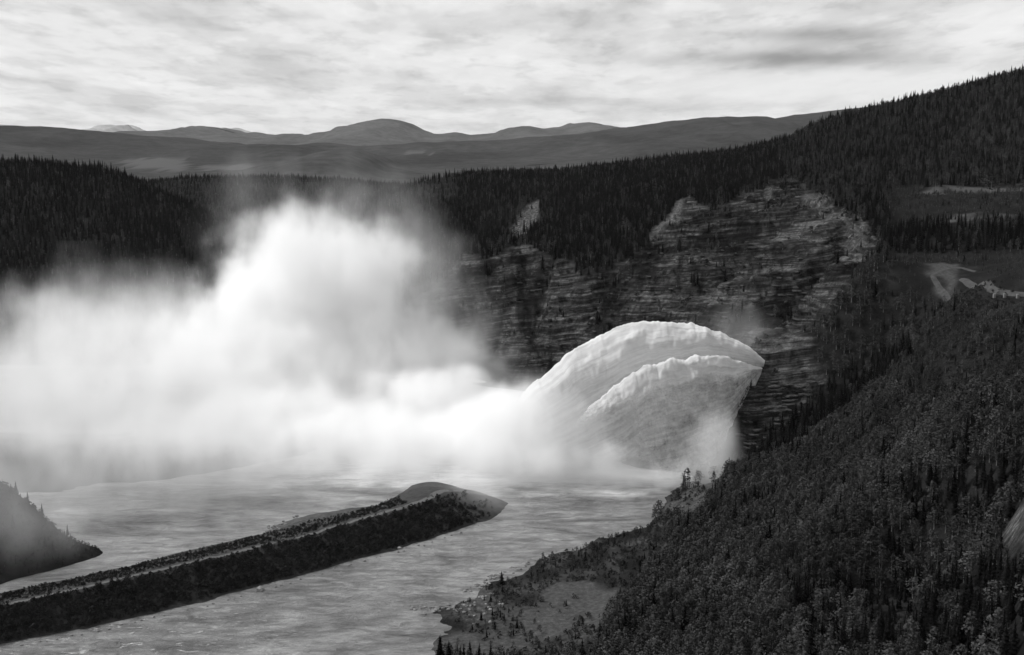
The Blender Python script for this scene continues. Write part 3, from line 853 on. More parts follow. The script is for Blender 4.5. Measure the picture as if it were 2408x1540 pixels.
for dark in ([(1850, 1400), (2420, 1330), (2420, 1560), (1900, 1560)], [(2030, 1400), (2160, 1410), (2170, 1500), (2050, 1510)], [(1770, 1100), (1800, 1020), (1930, 920), (2060, 830), (2130, 810), (2150, 850), (1960, 1010), (1850, 1080)], [(2050, 1160), (2420, 1120), (2420, 1190), (2200, 1230)], [(2230, 1400), (2420, 1350), (2420, 1480), (2280, 1480)]):  # more dark conifers here: shade of hollow and gully put into tree colour
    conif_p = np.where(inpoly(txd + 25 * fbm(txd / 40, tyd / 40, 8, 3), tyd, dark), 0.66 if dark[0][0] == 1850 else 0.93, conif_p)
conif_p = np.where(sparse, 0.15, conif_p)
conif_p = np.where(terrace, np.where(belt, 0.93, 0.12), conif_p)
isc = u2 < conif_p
hgt = np.where(isc, 10 + 7 * u3, 8 + 4.5 * u3)
hgt = np.where(far_, hgt * (0.9 + 0.25 * (u3 > 0.9)), hgt)
hgt = np.where(near_right & isc, hgt * 0.9, hgt)
hgt = np.where(near_right & (tyd > 860), hgt * 1.1, hgt)
hgt = np.where(trk_ > 0.4, hgt * 0.55, hgt)
hgt = np.where(sparse, hgt * 0.33, hgt)
hgt = np.where(terrace, hgt * np.where(belt, 1.0, 0.42), hgt)
hgt = np.where(inpoly(txd, tyd, [(2030, 1400), (2160, 1410), (2170, 1500), (2050, 1510)]), hgt * 0.5, hgt)
left_spur = (ty < 1000) & (tx < -150)
hgt = np.where(left_spur, hgt * np.where(ty > 800, 0.2, np.where(u3 > 0.9, 0.5, 0.24)), hgt)
hgt = np.where(near_right & (tyd < 930) & (txd > 2150), hgt * 0.6, hgt)
# a belt of tall trees at the back of the terrace
wid = np.where(isc, RNG.uniform(0.85, 1.35, len(tx)), RNG.uniform(0.9, 1.5, len(tx)))
rot = RNG.uniform(0, 6.28, len(tx))
vidx = RNG.integers(0, 4, len(tx))
# which stand in view, and how large
size = hgt / np.hypot(ty, tx)
def seen(x, y, z, top):
    ok = np.ones(len(x), bool)
    for t in np.linspace(0.35, 0.985, 60):
        qx, qy = x * t, y * t
        qz = CAM_H + (z + top - CAM_H) * t
        ok &= ~((z_at(qx, qy)(Z) > qz) & (qy > YS[0]))
    return ok
xt, yt = proj(tx, ty, tz + hgt * 0.7)
infr = (xt > 10) & (xt < 2398) & (yt < 1530) & (yt > 10)
singles = {}
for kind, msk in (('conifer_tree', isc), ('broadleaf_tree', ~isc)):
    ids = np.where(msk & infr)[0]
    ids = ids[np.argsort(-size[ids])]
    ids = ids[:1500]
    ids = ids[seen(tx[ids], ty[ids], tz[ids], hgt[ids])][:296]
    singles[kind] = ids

def thing_tree(kind, x, y, z, h, w, r, vi, label, cat, group):
    e = bpy.data.objects.new(kind, None); COL.objects.link(e)
    e.location = (x, y, z); e.rotation_euler = (0, 0, r); e.scale = (h * w, h * w, h)
    tag(e, label, cat, group)
    cr, tk, _ = KINDS[kind][vi]
    for nm, me in (('crown', cr), ('trunk', tk)):
        c_ = bpy.data.objects.new(nm, me); COL.objects.link(c_); c_.parent = e
    return e
ZONES = [
    ('in the open brush on the flat river bank', lambda x, y: inpoly(x, y, [(950, 1560), (960, 1400), (1130, 1340), (1330, 1270), (1560, 1200), (1560, 1320), (1440, 1380), (1300, 1410), (1280, 1560)])),
    ('in the wood filling the bottom right corner', lambda x, y: (x > 2050) & (y > 1380)),
    ('around the pale patch at the right edge', lambda x, y: (x > 2150) & (y > 1100)),
    ('on the slope beside the riverside clearing', lambda x, y: (x < 1750) & (y > 1200)),
    ('at the bottom edge right of the clearing', lambda x, y: y > 1380),
    ('on the wooded spur crest right of the falling spray', lambda x, y: (x < 2000) & (y < 1200)),
    ('in the middle of the wooded slope below the spur crest', lambda x, y: (x < 2150) & (y > 1000)),
    ('on the upper right slope below the terrace track', lambda x, y: y > 700),
    ('on the terraces at the right edge of the photo', lambda x, y: y <= 700)]
for kind, ids in singles.items():
    word = {'conifer_tree': 'dark conifer', 'broadleaf_tree': 'grey leafy tree'}[kind]
    for i in ids:
        for zt, fn in ZONES:
            if fn(np.array([txd[i]]), np.array([tyd[i]]))[0]: break
        sz_w = 'tall ' if hgt[i] > np.percentile(hgt[ids], 66) else ('low ' if hgt[i] < np.percentile(hgt[ids], 33) else '')
        wd_w = 'broad ' if wid[i] > (1.25 if kind == 'broadleaf_tree' else 1.15) else ''
        thing_tree(kind, tx[i], ty[i], tz[i], hgt[i], wid[i], rot[i], int(vidx[i]), sz_w + wd_w + word + ' ' + zt, 'tree', sz_w + wd_w + ('conifers ' if kind == 'conifer_tree' else 'leafy trees ') + zt)
used = np.zeros(len(tx), bool)
for ids in singles.values(): used[ids] = True
def stand(name, label, kind, m):
    m = m & ~used
    forest(name, label, kind, np.stack([tx, ty, tz], -1)[m], np.stack([hgt * wid, hgt * wid, hgt], -1)[m], rot[m], vidx[m])
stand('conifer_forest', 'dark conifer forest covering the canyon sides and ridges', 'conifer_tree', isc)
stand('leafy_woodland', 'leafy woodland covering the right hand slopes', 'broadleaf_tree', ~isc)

# single trees the photograph picks out
def lone(kind, xd, yd, z, h, w, vi, label):
    x, y, zz = hit(xd, yd)
    thing_tree(kind, x, y, float(z_at(x, y)(Z)), h, w, 1.0, vi, label, 'tree', None)
lone('broadleaf_tree', 2330, 452, 192, 20, 2.0, 1, 'single round headed tree standing alone on the upper terrace at right')
lone('broadleaf_tree', 1618, 1158, 8, 18, 0.95, 1, 'slender rounded tree rising in front of the falling spray at the river edge')
lone('conifer_tree', 1180, 1374, 2, 8, 1.5, 0, 'small pointed conifer nearest the boulders on the right bank point')
lone('conifer_tree', 168, 1262, 9, 7, 0.9, 2, 'thin lone conifer on the bare left bank point')

# ------------------------------------------------------------------ bushes on the dike
def dike_bushes():
    rg_ = np.random.default_rng(12)
    pts = []
    nr, nc = R_.shape[0], R_.shape[1]
    for _ in range(5200):
        r = rg_.uniform(1.6, 15.7); c = rg_.uniform(0, nc - 9)
        if c > nc - 50 and rg_.uniform() < (c - nc + 50) / 40: continue
        pts.append((r, c, rg_.uniform(1.2, 2.8) * (1.35 if rg_.uniform() > 0.85 else 1)))
    for _ in range(2600):
        r = rg_.choice([20.8, 22.0, 23, 24, 25, 26.5, 28.5]) + rg_.uniform(-0.5, 0.5); c = rg_.uniform(0, nc - 40)
        pts.append((r, c, rg_.uniform(0.7, 1.9)))
    out = []
    for r, c, h in pts:
        i, j = int(r), int(c); fi, fj = r - i, c - j
        p = (R_[i, j] * (1 - fi) + R_[i + 1, j] * fi) * (1 - fj) + (R_[i, j + 1] * (1 - fi) + R_[i + 1, j + 1] * fi) * fj
        if p[2] < 0.7: continue
        out.append((p[0], p[1], p[2] - 0.1, h))
    return np.array(out)
B = dike_bushes()
# low scrub on the land as well
sx_, sy_, rg2 = plants(-60, 330, 520, 900, 4.0, 77)
q_ = z_at(sx_, sy_); sz_ = q_(Z); okk = (sz_ > 0.7) & ((q_(clearing) < 0.4) | (rg2.uniform(0, 1, len(sx_)) < 0.06)) & (rg2.uniform(0, 1, len(sx_)) < 0.7) & (q_(pale) < 0.3) & ((q_(meadow) < 0.82) | (rg2.uniform(0, 1, len(sx_)) < 0.2))
rx_, ry_, rg3 = plants(-60, 460, 860, 1450, 6.0, 78)
q2 = z_at(rx_, ry_); rz_ = q2(Z); ok2 = (rz_ > 0.7) & (q2(rock_s) > 0.3) & (vn(rx_ / 20, ry_ / 20, 111) > 0.78)
lx_, ly_, rg4 = plants(-420, -225, 650, 800, 3.2, 79)
q4 = z_at(lx_, ly_); lz_ = q4(Z); ok4 = (lz_ > 0.6) & (vn(lx_ / 12, ly_ / 12, 113) > 0.35)
B2 = np.concatenate([np.stack([lx_, ly_, lz_ - 0.1, rg4.uniform(0.8, 2.6, len(lx_))], -1)[ok4], np.stack([sx_, sy_, sz_ - 0.1, rg2.uniform(1.0, 2.6, len(sx_))], -1)[okk], np.stack([rx_, ry_, rz_ - 0.2, rg3.uniform(1.5, 3.5, len(rx_))], -1)[ok2]])
bxd, byd = proj(B[:, 0], B[:, 1], B[:, 2] + B[:, 3] * 0.5)
inb = np.where((bxd > 5) & (bxd < 2400) & (byd < 1530))[0]
inb = inb[np.argsort(-(B[inb, 3] / B[inb, 1]))][:296]
usedb = np.zeros(len(B), bool); usedb[inb] = True
for i in inb:
    zt = 'at the left end of the dike, by the photo edge' if bxd[i] < 330 else ('on the middle stretch of the dike slope' if bxd[i] < 720 else 'on the dike slope towards its tip')
    thing_tree('shrub', B[i, 0], B[i, 1], B[i, 2], B[i, 3], 1.1, i * 1.7, i % 3, ('large ' if B[i, 3] > 2.8 else '') + 'dark leafy bush ' + zt, 'bush', ('large ' if B[i, 3] > 2.8 else '') + 'bushes ' + zt)
BA = np.concatenate([B[~usedb], B2])
na_ = len(BA)
forest('scrub', 'low dark scrub on the dike and the river banks', 'shrub', BA[:, :3], np.stack([BA[:, 3] * 1.1, BA[:, 3] * 1.1, BA[:, 3]], -1), RNG.uniform(0, 6.28, na_), RNG.integers(0, 3, na_))

# ------------------------------------------------------------------ roads on the terrace
def road(name, label, pts, z0, width):
    P = []
    for (xd, yd), z in zip(pts, z0):
        x, y, z = hit(xd, yd)
        P.append((x, y))
    P = np.array(P)
    d = np.r_[0, np.cumsum(np.linalg.norm(np.diff(P, axis=0), axis=1))]
    t = np.linspace(0, d[-1], max(8, int(d[-1] / 3)))
    cx_, cy2 = np.interp(t, d, P[:, 0]), np.interp(t, d, P[:, 1])
    kx = np.ones(5) / 5
    cx_ = np.convolve(np.pad(cx_, 2, 'edge'), kx, 'valid'); cy2 = np.convolve(np.pad(cy2, 2, 'edge'), kx, 'valid')
    tx_ = np.gradient(cx_); ty_ = np.gradient(cy2); nn = np.hypot(tx_, ty_) + 1e-9
    V = []
    for s_ in (-1, -0.35, 0.35, 1):
        wv = width * 0.5 * s_ * (1 + 0.15 * fbm(t / 9, t * 0 + s_, 5, 3))
        x = cx_ - ty_ / nn * wv; y = cy2 + tx_ / nn * wv
        zc_ = np.maximum(z_at(x, y)(Z), z_at(cx_, cy2)(Z)) + 0.5 if abs(s_) < 1 else z_at(x, y)(Z) - 0.1
        V.append(np.stack([x, y, zc_], -1))
    o = mesh_obj(name, np.stack(V, 0).reshape(-1, 3), grid_faces(len(t), 4), M_ROAD)
    tag(o, label, kind='structure')
    return o
road('gravel_road', 'pale gravel track bending on the right hand terrace', [(2300, 640), (2262, 629), (2225, 634), (2192, 648), (2200, 665), (2222, 690), (2232, 712)], [150] * 7, 5)
road('terrace_road', 'gravel road running to the right edge below the terrace', [(2262, 655), (2290, 672), (2330, 684), (2380, 690), (2450, 694)], [150] * 5, 6)

# concrete blocks by the road
for k, (xd, yd) in enumerate(((2338, 703), (2362, 703), (2393, 702))):
    x, y, z = hit(xd, yd)
    import bmesh
    bm = bmesh.new(); bmesh.ops.create_cube(bm, size=1.0)
    for vv in bm.verts:
        vv.co.x *= 1.8 * (0.85 if vv.co.z > 0 else 1.0); vv.co.y *= 2.0 * (0.85 if vv.co.z > 0 else 1.0); vv.co.z = vv.co.z * 3.0 + 1.2
    bmesh.ops.bevel(bm, geom=bm.edges[:], offset=0.18, segments=1, affect='EDGES')
    me = bpy.data.meshes.new('concrete_block'); bm.to_mesh(me); bm.free(); me.materials.append(M_CONC)
    o = bpy.data.objects.new('concrete_block', me); COL.objects.link(o); o.location = (x, y, z + 0.3)
    tag(o, ['leftmost pale concrete block below the terrace road', 'middle pale concrete block below the terrace road', 'pale concrete block nearest the right edge below the terrace road'][k], 'block', 'concrete blocks by the terrace road')

# ------------------------------------------------------------------ boulders
def stone_mesh(seed, mat):
    rnd = random.Random(seed)
    bm = bmesh.new(); bmesh.ops.create_icosphere(bm, subdivisions=1, radius=1)
    for v_ in bm.verts:
        v_.co *= rnd.uniform(0.72, 1.15); v_.co.z *= 0.7; v_.co.x *= 1.2
    me = bpy.data.meshes.new('boulder'); bm.to_mesh(me); bm.free(); me.materials.append(mat)
    return me
SM = [stone_mesh(k, M_STONE) for k in range(4)]; PM = [stone_mesh(k + 9, M_PALESTONE) for k in range(3)]
def boulder(xd, yd, r, label, group, pale_=False, k=0, z=None):
    x, y, _ = on(xd, yd, 0.0)
    zz = float(z_at(x, y)(Z)) if z is None else z
    if z is None:
        x, y, zz = hit(xd, yd)
    me = (PM if pale_ else SM)[k % (3 if pale_ else 4)]
    o = bpy.data.objects.new('boulder', me); COL.objects.link(o)
    o.location = (x, y, max(zz, -0.3) + r * 0.15); o.scale = (r, r, r); o.rotation_euler = (0, 0, k * 1.3)
    tag(o, label, 'boulder', group)
rb = random.Random(5)
k = 0
for (x0, y0, x1, y1, n_, r0, r1, lab) in ((965, 1430, 1110, 1436, 34, 0.6, 1.3, 'rounded dark boulder on the low point reaching into the river'),
        (1070, 1432, 1160, 1400, 26, 0.6, 1.4, 'boulder at the water edge beside the bushy bank point'),
        (1095, 1392, 1185, 1345, 34, 0.6, 1.3, 'dark boulder along the water edge above the bank point'),
        (1190, 1343, 1400, 1272, 34, 0.5, 1.0, 'boulder along the straight right river bank')):
    for i in range(n_):
        t = rb.random()
        boulder(x0 + (x1 - x0) * t + rb.gauss(0, 4), y0 + (y1 - y0) * t + rb.gauss(0, 5), rb.uniform(r0, r1), lab, lab + ' group', False, k); k += 1
for i in range(16):
    boulder(rb.uniform(1110, 1190), rb.uniform(1400, 1470), rb.uniform(0.7, 1.4), 'pale boulder lying on the gravel behind the bank point', 'pale boulders behind the bank point', True, k); k += 1
for i in range(40):
    t = rb.random()
    boulder(625 + 70 * t + rb.gauss(0, 5), 1258 - 28 * t + rb.gauss(0, 5), rb.uniform(0.8, 1.5), 'boulder in the rock pile at the end of the side spur', 'boulders of the side spur', False, k, z=rb.uniform(0.2, 2.5)); k += 1
for i in range(46):
    t = i / 46 + rb.uniform(-.01, .01)
    xx = 60 + 1080 * t
    yy = np.interp(xx, [0, 200, 350, 500, 650, 800, 900, 1000, 1100, 1160], [1527, 1490, 1455, 1420, 1380, 1335, 1306, 1280, 1248, 1222])
    boulder(xx, yy + rb.uniform(-2, 3), rb.uniform(0.4, 0.95), 'stone along the dark waterline of the dike', 'stones along the dike waterline', False, k, z=0.1); k += 1
boulder(612, 1387, 2.3, 'single pale boulder at the foot of the dike', None, True, 1, z=0.4)
boulder(939, 1290, 1.5, 'small pale boulder at the foot of the dike towards its tip', None, True, 2, z=0.3)

# ------------------------------------------------------------------ jets of water
def mat_spray(name, base):
    m, nt, N, L, bs = node_mat(name)
    g = G(nt); P = g.pos()
    uv = N.new('ShaderNodeAttribute'); uv.attribute_name = 'flow'
    st = g.noise(uv.outputs['Vector'], 1.0, 8, 0.62, stretch=(5.0, 30.0, 1.0), dist=0.5)
    cl = g.noise(P, 0.06, 8, 0.6, dist=0.3)
    v = g.m('MULTIPLY', g.ramp(st, [(0.34, 0.66), (0.62, 1.08)]), g.ramp(cl, [(0.3, 0.8), (0.7, 1.08)]))
    L.new(g.m('MULTIPLY', v, base), bs.inputs['Base Color'])
    bs.inputs['Roughness'].default_value = 0.9
    bs.inputs['Specular IOR Level'].default_value = 0.1
    h = g.m('ADD', g.m('MULTIPLY', st, 0.8), cl)
    L.new(g.bump(h, 0.35, 2.0), bs.inputs['Normal'])
    tr_ = N.new('ShaderNodeBsdfTransparent')
    tl = N.new('ShaderNodeBsdfTranslucent'); tl.inputs['Color'].default_value = (0.8, 0.8, 0.8, 1)
    m1 = N.new('ShaderNodeMixShader'); m1.inputs[0].default_value = 0.38
    L.new(bs.outputs[0], m1.inputs[1]); L.new(tl.outputs[0], m1.inputs[2])
    m2 = N.new('ShaderNodeMixShader')
    fade = g.attr('fade')
    fn = g.m('ADD', g.m('MULTIPLY', g.m('SUBTRACT', g.noise(P, 0.14, 10, 0.72), 0.5), 2.2), g.m('MULTIPLY', g.m('SUBTRACT', st, 0.5), 0.9))
    a = g.m('MINIMUM', g.m('MAXIMUM', g.m('ADD', fade, g.m('MULTIPLY', fn, g.m('MINIMUM', g.m('MULTIPLY', fade, 2.0), 1.0))), 0.0), 1.0)
    L.new(a, m2.inputs[0]); L.new(tr_.outputs[0], m2.inputs[1]); L.new(m1.outputs[0], m2.inputs[2])
    L.new(m2.outputs[0], N['Material Output'].inputs['Surface'])
    return m
def jet(name, rows, nu, ns, mat, seed, fade_fn, amp=1.0):
    rows = np.array(rows, float)
    d = np.r_[0, np.cumsum(np.hypot(np.diff(rows[:, 0]), np.diff(rows[:, 1])))]
    t = np.linspace(0, d[-1], nu)
    # smooth interpolation (Catmull-like through cosine smoothing of dense samples)
    I = np.stack([np.interp(t, d, rows[:, k]) for k in range(rows.shape[1])], 1)
    kn = max(3, nu // 26) | 1; w = np.hanning(kn + 2)[1:-1]; w /= w.sum()
    for k in range(I.shape[1]):
        sm = np.convolve(np.pad(I[:, k], kn // 2, 'edge'), w, 'valid')
        I[:, k] = sm
    S = np.linspace(0, 2 * math.pi, ns + 1)
    UU, SS = np.meshgrid(np.linspace(0, 1, nu), S)
    cs = np.cos(SS); sn = np.sin(SS)
    cs = np.sign(cs) * np.abs(cs) ** 0.8
    XD_ = I[:, 0] * (0.5 + 0.5 * cs) + I[:, 2] * (0.5 - 0.5 * cs)
    YD_ = I[:, 1] * (0.5 + 0.5 * cs) + I[:, 3] * (0.5 - 0.5 * cs)
    down = 0.5 - 0.5 * cs
    bil = 1 + 0.25 * fbm(UU * 9, SS * 1.2, seed, 4)
    Yv = I[:, 4] + I[:, 6] * 0.30 * down - I[:, 5] * sn * bil * (1.35 - 1.1 * sstep(0.1, 0.95, down))
    a, b = ray(XD_, YD_)
    X_, Z_ = a * Yv, CAM_H + b * Yv
    env = np.clip(I[:, 5] / 8, 0.1, 1)
    nz = fbm(X_ / 16, Z_ / 16, seed + 3, 6, 0.62) * 2.4 + fbm((X_ + Z_) / 5, (Z_ - X_) / 18, seed + 4, 5, 0.62) * 1.2 + fbm(X_ / 5, Z_ / 5, seed + 8, 4, 0.6) * 0.7 * (down < 0.3)
    Yv = Yv - nz * env * amp * np.sign(sn + 1e-6)
    Z_ = Z_ + fbm(X_ / 10, Yv / 10, seed + 6, 5, 0.6) * 2.2 * env * amp * (0.3 + 0.7 * (cs > 0.3))
    Z_ = Z_ + (1 - down) ** 2 * env * 2.4 * fbm(UU * 22, UU * 0 + seed, seed + 11, 5, 0.65)
    Z_ = np.maximum(Z_, -1.5)
    fade = fade_fn(UU, down, XD_, YD_)
    o = mesh_obj(name, np.stack([X_, Yv, Z_], -1).reshape(-1, 3), grid_faces(nu, ns + 1), mat, attrs={'fade': fade})
    fl = o.data.attributes.new('flow', 'FLOAT_VECTOR', 'POINT')
    fl.data.foreach_set('vector', np.stack([UU, down + 0.3 * (sn > 0), UU * 0], -1).astype(np.float32).ravel())
    return o
M_SPRAY = mat_spray('white_water', 0.86)
M_SPRAY2 = mat_spray('white_water_near', 0.84)
# columns: top x, top y, bottom x, bottom y, distance, half thickness, how much nearer the bottom is
UP = [(1801, 850, 1797, 864, 931, 1.5, 0), (1785, 836, 1785, 868, 932, 3, -2), (1762, 815, 1765, 880, 933, 5, -4), (1700, 783, 1715, 905, 936, 8, -8), (1620, 759, 1645, 950, 941, 11, -14), (1530, 752, 1575, 1030, 947, 13, -20),
      (1455, 768, 1520, 1075, 952, 14, -28), (1400, 792, 1480, 1105, 956, 15, -34), (1326, 838, 1430, 1125, 960, 16, -38), (1314, 858, 1415, 1130, 962, 16, -40), (1278, 880, 1370, 1140, 965, 16, -42), (1222, 930, 1310, 1150, 968, 16, -44),
      (1192, 985, 1270, 1155, 970, 16, -44), (1165, 1060, 1240, 1165, 970, 14, -44)]
LO = [(1795, 866, 1790, 879, 926, 1.5, 0), (1770, 857, 1776, 905, 924, 3, -6), (1740, 847, 1750, 1000, 921, 5, -16), (1700, 840, 1728, 1080, 918, 7, -26), (1640, 837, 1690, 1118, 914, 9, -32), (1570, 847, 1630, 1145, 909, 10, -34), (1500, 871, 1570, 1158, 905, 11, -34),
      (1440, 908, 1500, 1160, 902, 11, -32), (1380, 962, 1430, 1160, 900, 10, -30), (1330, 1030, 1370, 1160, 899, 8, -28), (1290, 1095, 1310, 1160, 898, 6, -26)]
e = bpy.data.objects.new('upper_water_jet', None); COL.objects.link(e)
tag(e, 'high arching sheet of white water thrown from the spillway lip, the taller one behind', 'water jet', 'water jets off the spillway')
jet('water_sheet', UP, 260, 90, M_SPRAY, 201, lambda u, d, x, y: np.clip(1.8 - 0.95 * sstep(0.08, 0.6, d) * (1 - 0.5 * sstep(0.45, 0.8, u)) - 0.6 * sstep(0.7, 1.0, d), 0, 1.8), 1.0).parent = e
e = bpy.data.objects.new('lower_water_jet', None); COL.objects.link(e)
tag(e, 'nearer lower jet of white water falling as a grey veil beside the cliff', 'water jet', 'water jets off the spillway')
jet('water_sheet', LO, 260, 90, M_SPRAY2, 211, lambda u, d, x, y: np.clip(1.8 - 1.32 * sstep(0.03, 0.25, d) - 0.2 * sstep(0.6, 1.0, d) + 0.1 * sstep(0.35, 0.6, u) - 2.0 * sstep(0.42, 0.9, u), 0, 1.8), 1.5).parent = e

# ------------------------------------------------------------------ mist
MIST_SCALE = 0.06
BLOBS = [(720, 680, 1200, 92, 80, 88, 1.0), (850, 700, 1210, 62, 70, 80, 0.6), (600, 740, 1200, 62, 70, 66, 0.6), (860, 880, 1180, 130, 100, 66, 1.0), (590, 900, 1170, 140, 110, 70, 1.0),
         (1040, 985, 1060, 62, 60, 46, 1.0), (960, 1010, 1080, 80, 60, 46, 1.0), (1140, 1060, 985, 70, 60, 42, 1.0), (1210, 1040, 975, 50, 50, 34, 1.0), (1300, 1105, 925, 70, 45, 22, 1.0), (1430, 1128, 889, 66, 22, 14, 0.9), (1540, 1148, 872, 44, 14, 6, 0.8), (1270, 1080, 882, 74, 24, 30, 1.0), (1380, 1110, 878, 56, 16, 20, 1.0), (1190, 1010, 925, 50, 34, 38, 1.0), (1480, 1140, 870, 40, 12, 9, 0.5),
         (900, 1080, 960, 130, 80, 42, 1.0), (660, 1030, 1010, 130, 80, 46, 0.6), (740, 1110, 930, 90, 50, 24, 0.25),
         (330, 850, 1150, 190, 120, 80, 0.15), (40, 830, 1200, 170, 120, 76, 0.15), (60, 930, 1080, 170, 90, 60, 0.14), (40, 1010, 980, 150, 80, 50, 0.13), (400, 960, 1050, 170, 90, 50, 0.22),
         (620, 530, 1290, 80, 60, 90, 0.03), (920, 600, 1270, 70, 60, 90, 0.07), (180, 700, 1330, 200, 80, 60, 0.03), (1000, 800, 1180, 90, 60, 70, 0.09), (1100, 880, 1150, 60, 60, 40, 0.05),
         (60, 1110, 830, 150, 80, 70, 0.06), (400, 1070, 870, 210, 80, 54, 0.05), (560, 1050, 930, 120, 60, 40, 0.10), (-20, 1190, 690, 80, 40, 50, 0.10), (60, 1240, 690, 60, 30, 26, 0.04), (300, 1180, 800, 170, 60, 34, 0.04), (60, 1030, 845, 38, 24, 16, 0.28), (170, 1045, 850, 36, 24, 14, 0.20), (270, 1035, 845, 38, 24, 20, 0.26), (390, 1050, 850, 36, 24, 16, 0.18), (480, 1040, 850, 38, 24, 20, 0.3), (120, 1090, 840, 24, 24, 30, 0.10), (330, 1100, 840, 20, 24, 34, 0.10), (440, 1110, 840, 22, 24, 30, 0.08), (590, 1090, 850, 34, 24, 26, 0.25), (1350, 1060, 882, 38, 14, 32, 0.35), (1290, 1000, 905, 38, 16, 32, 0.35), (820, 480, 1230, 70, 60, 40, 0.03), (1000, 640, 1230, 60, 60, 60, 0.04), (520, 1160, 850, 130, 50, 26, 0.05), (1125, 1185, 822, 34, 20, 17, 0.30), (330, 1040, 880, 40, 40, 50, 0.10), (180, 1080, 860, 30, 30, 50, 0.08), (480, 1060, 880, 30, 30, 40, 0.08),(1330, 1010, 925, 38, 16, 34, 0.22), (1250, 970, 940, 34, 20, 34, 0.5), (1430, 1070, 890, 38, 14, 22, 0.12), (1540, 1000, 888, 38, 12, 34, 0.02), (1090, 900, 1060, 26, 30, 18, 1.0), (1020, 905, 1070, 24, 30, 16, 0.8), (1170, 960, 1000, 22, 26, 16, 0.8), (1680, 1015, 853, 17, 22, 24, 0.42), (1662, 1065, 855, 26, 22, 26, 0.40), (1650, 1110, 856, 32, 20, 16, 0.4), (1600, 1110, 862, 34, 12, 12, 0.12), (1750, 800, 962, 30, 16, 30, 0.14), (1720, 780, 970, 36, 16, 28, 0.07), (1080, 1165, 862, 50, 22, 14, 0.10),
         (1200, 1160, 880, 120, 20, 7, 0.5), (1000, 1140, 895, 70, 26, 12, 0.5)]
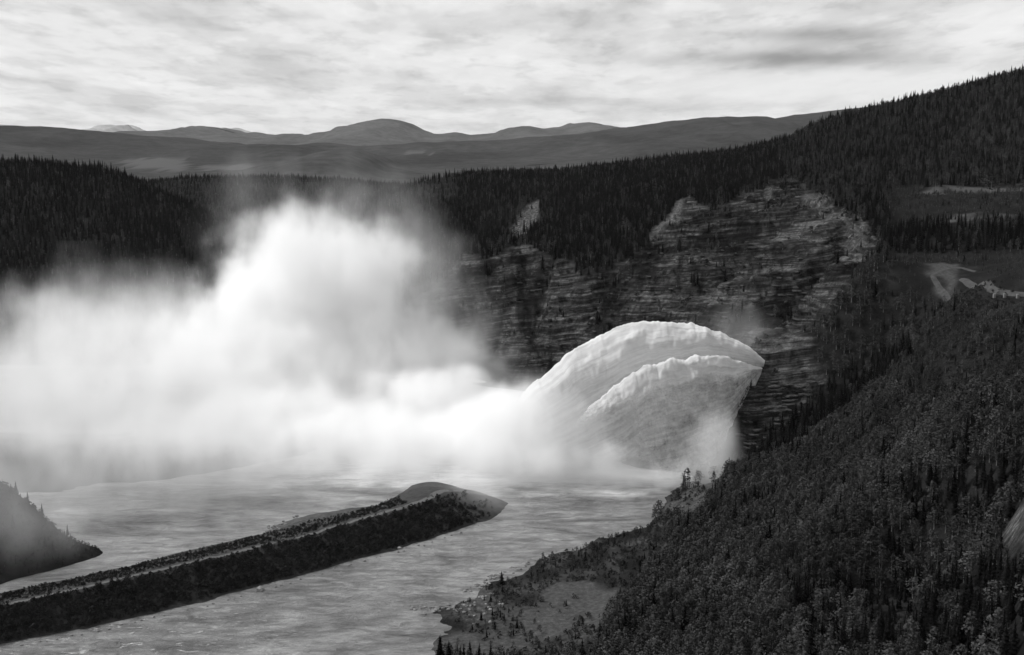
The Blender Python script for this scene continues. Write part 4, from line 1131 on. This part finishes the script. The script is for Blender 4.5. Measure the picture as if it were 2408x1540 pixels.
def mist_group():
    ng = bpy.data.node_groups.new('mist_density', 'GeometryNodeTree')
    ng.interface.new_socket('Geometry', in_out='INPUT', socket_type='NodeSocketGeometry')
    ng.interface.new_socket('Geometry', in_out='OUTPUT', socket_type='NodeSocketGeometry')
    N, L = ng.nodes, ng.links
    go = N.new('NodeGroupOutput')
    vc = N.new('GeometryNodeVolumeCube')
    lo, hi, st = (-490, 640, -3), (300, 1440, 248), 2.6
    vc.inputs['Min'].default_value = lo; vc.inputs['Max'].default_value = hi
    for k, nm in enumerate(('X', 'Y', 'Z')): vc.inputs['Resolution ' + nm].default_value = int((hi[k] - lo[k]) / st)
    def vm(op, a, b):
        n_ = N.new('ShaderNodeVectorMath'); n_.operation = op
        for k, v in enumerate((a, b)):
            if v is None: continue
            if isinstance(v, tuple): n_.inputs[k].default_value = v
            else: L.new(v, n_.inputs[k])
        return n_
    def m(op, a, b=None, clamp=False):
        n_ = N.new('ShaderNodeMath'); n_.operation = op; n_.use_clamp = clamp
        for k, v in enumerate((a, b)):
            if v is None: continue
            if isinstance(v, (int, float)): n_.inputs[k].default_value = v
            else: L.new(v, n_.inputs[k])
        return n_.outputs[0]
    pos = N.new('GeometryNodeInputPosition').outputs[0]
    n1 = N.new('ShaderNodeTexNoise'); n1.inputs['Scale'].default_value = 0.018; n1.inputs['Detail'].default_value = 7; n1.inputs['Roughness'].default_value = 0.6
    L.new(pos, n1.inputs['Vector'])
    wv = vm('MULTIPLY', vm('SUBTRACT', n1.outputs['Color'], (0.5, 0.5, 0.5)).outputs[0], (95, 95, 95))
    pw = vm('ADD', pos, wv.outputs[0]).outputs[0]
    tot = None
    for (xd, yd, Y, rx, ry, rz, w) in BLOBS:
        c = at(xd, yd, Y)
        q = pos if rx < 39 else pw
        d = vm('LENGTH', vm('MULTIPLY', vm('SUBTRACT', q, c).outputs[0], (1 / rx / 1.15, 1 / ry / 1.15, 1 / rz / 1.15)).outputs[0], None).outputs['Value']
        mr = N.new('ShaderNodeMapRange'); mr.interpolation_type = 'SMOOTHSTEP'
        L.new(d, mr.inputs['Value'])
        mr.inputs['From Min'].default_value = 1.0; mr.inputs['From Max'].default_value = 0.32
        mr.inputs['To Min'].default_value = 0.0; mr.inputs['To Max'].default_value = w
        tot = mr.outputs[0] if tot is None else m('ADD', tot, mr.outputs[0])
    n2 = N.new('ShaderNodeTexNoise'); n2.inputs['Scale'].default_value = 0.034; n2.inputs['Detail'].default_value = 8; n2.inputs['Roughness'].default_value = 0.62
    mp = vm('MULTIPLY', pos, (1.0, 1.0, 0.55)).outputs[0]
    L.new(mp, n2.inputs['Vector'])
    k_ = N.new('ShaderNodeMapRange'); L.new(n2.outputs[0], k_.inputs['Value'])
    k_.inputs['From Min'].default_value = 0.38; k_.inputs['From Max'].default_value = 0.62
    k_.inputs['To Min'].default_value = 0.12; k_.inputs['To Max'].default_value = 1.45
    den = m('MULTIPLY', m('MINIMUM', tot, 1.0), k_.outputs[0])
    den = m('MULTIPLY', den, MIST_SCALE)
    den = m('SUBTRACT', den, 0.00004)
    den = m('MAXIMUM', den, 0.0)
    L.new(den, vc.inputs['Density'])
    sm = N.new('GeometryNodeSetMaterial'); sm.inputs['Material'].default_value = M_MIST
    L.new(vc.outputs[0], sm.inputs[0]); L.new(sm.outputs[0], go.inputs[0])
    return ng
M_MIST = bpy.data.materials.new('mist'); M_MIST.use_nodes = True
nt = M_MIST.node_tree; nt.nodes.clear()
pv = nt.nodes.new('ShaderNodeVolumePrincipled'); ou = nt.nodes.new('ShaderNodeOutputMaterial')
pv.inputs['Color'].default_value = (0.988, 0.988, 0.988, 1); pv.inputs['Density'].default_value = 1.0
pv.inputs['Anisotropy'].default_value = 0.0
nt.links.new(pv.outputs[0], ou.inputs['Volume'])
me = bpy.data.meshes.new('spray_mist'); me.from_pydata([(0, 0, 0)], [], []); me.materials.append(M_MIST)
mist = bpy.data.objects.new('spray_mist', me); COL.objects.link(mist)
md = mist.modifiers.new('mist', 'NODES'); md.node_group = mist_group()
tag(mist, 'billowing white spray rising from the plunge pool', kind='stuff')

# ------------------------------------------------------------------ haze
M_HAZE = bpy.data.materials.new('haze'); M_HAZE.use_nodes = True
nt = M_HAZE.node_tree; nt.nodes.clear()
pv = nt.nodes.new('ShaderNodeVolumePrincipled'); ou = nt.nodes.new('ShaderNodeOutputMaterial')
pv.inputs['Color'].default_value = (0.95, 0.95, 0.95, 1); pv.inputs['Density'].default_value = 0.5e-5
nt.links.new(pv.outputs[0], ou.inputs['Volume'])
hx0, hx1, hy0, hy1, hz0, hz1 = -62000, 62000, -2500, 72000, -40, 1250
hv = [(x, y, z) for z in (hz0, hz1) for y in (hy0, hy1) for x in (hx0, hx1)]
hf = [(0, 2, 3, 1), (4, 5, 7, 6), (0, 1, 5, 4), (1, 3, 7, 5), (3, 2, 6, 7), (2, 0, 4, 6)]
hz = mesh_obj('haze', hv, hf, M_HAZE, smooth=False)
tag(hz, 'thin pale haze over the far plateau and mountains', kind='stuff')
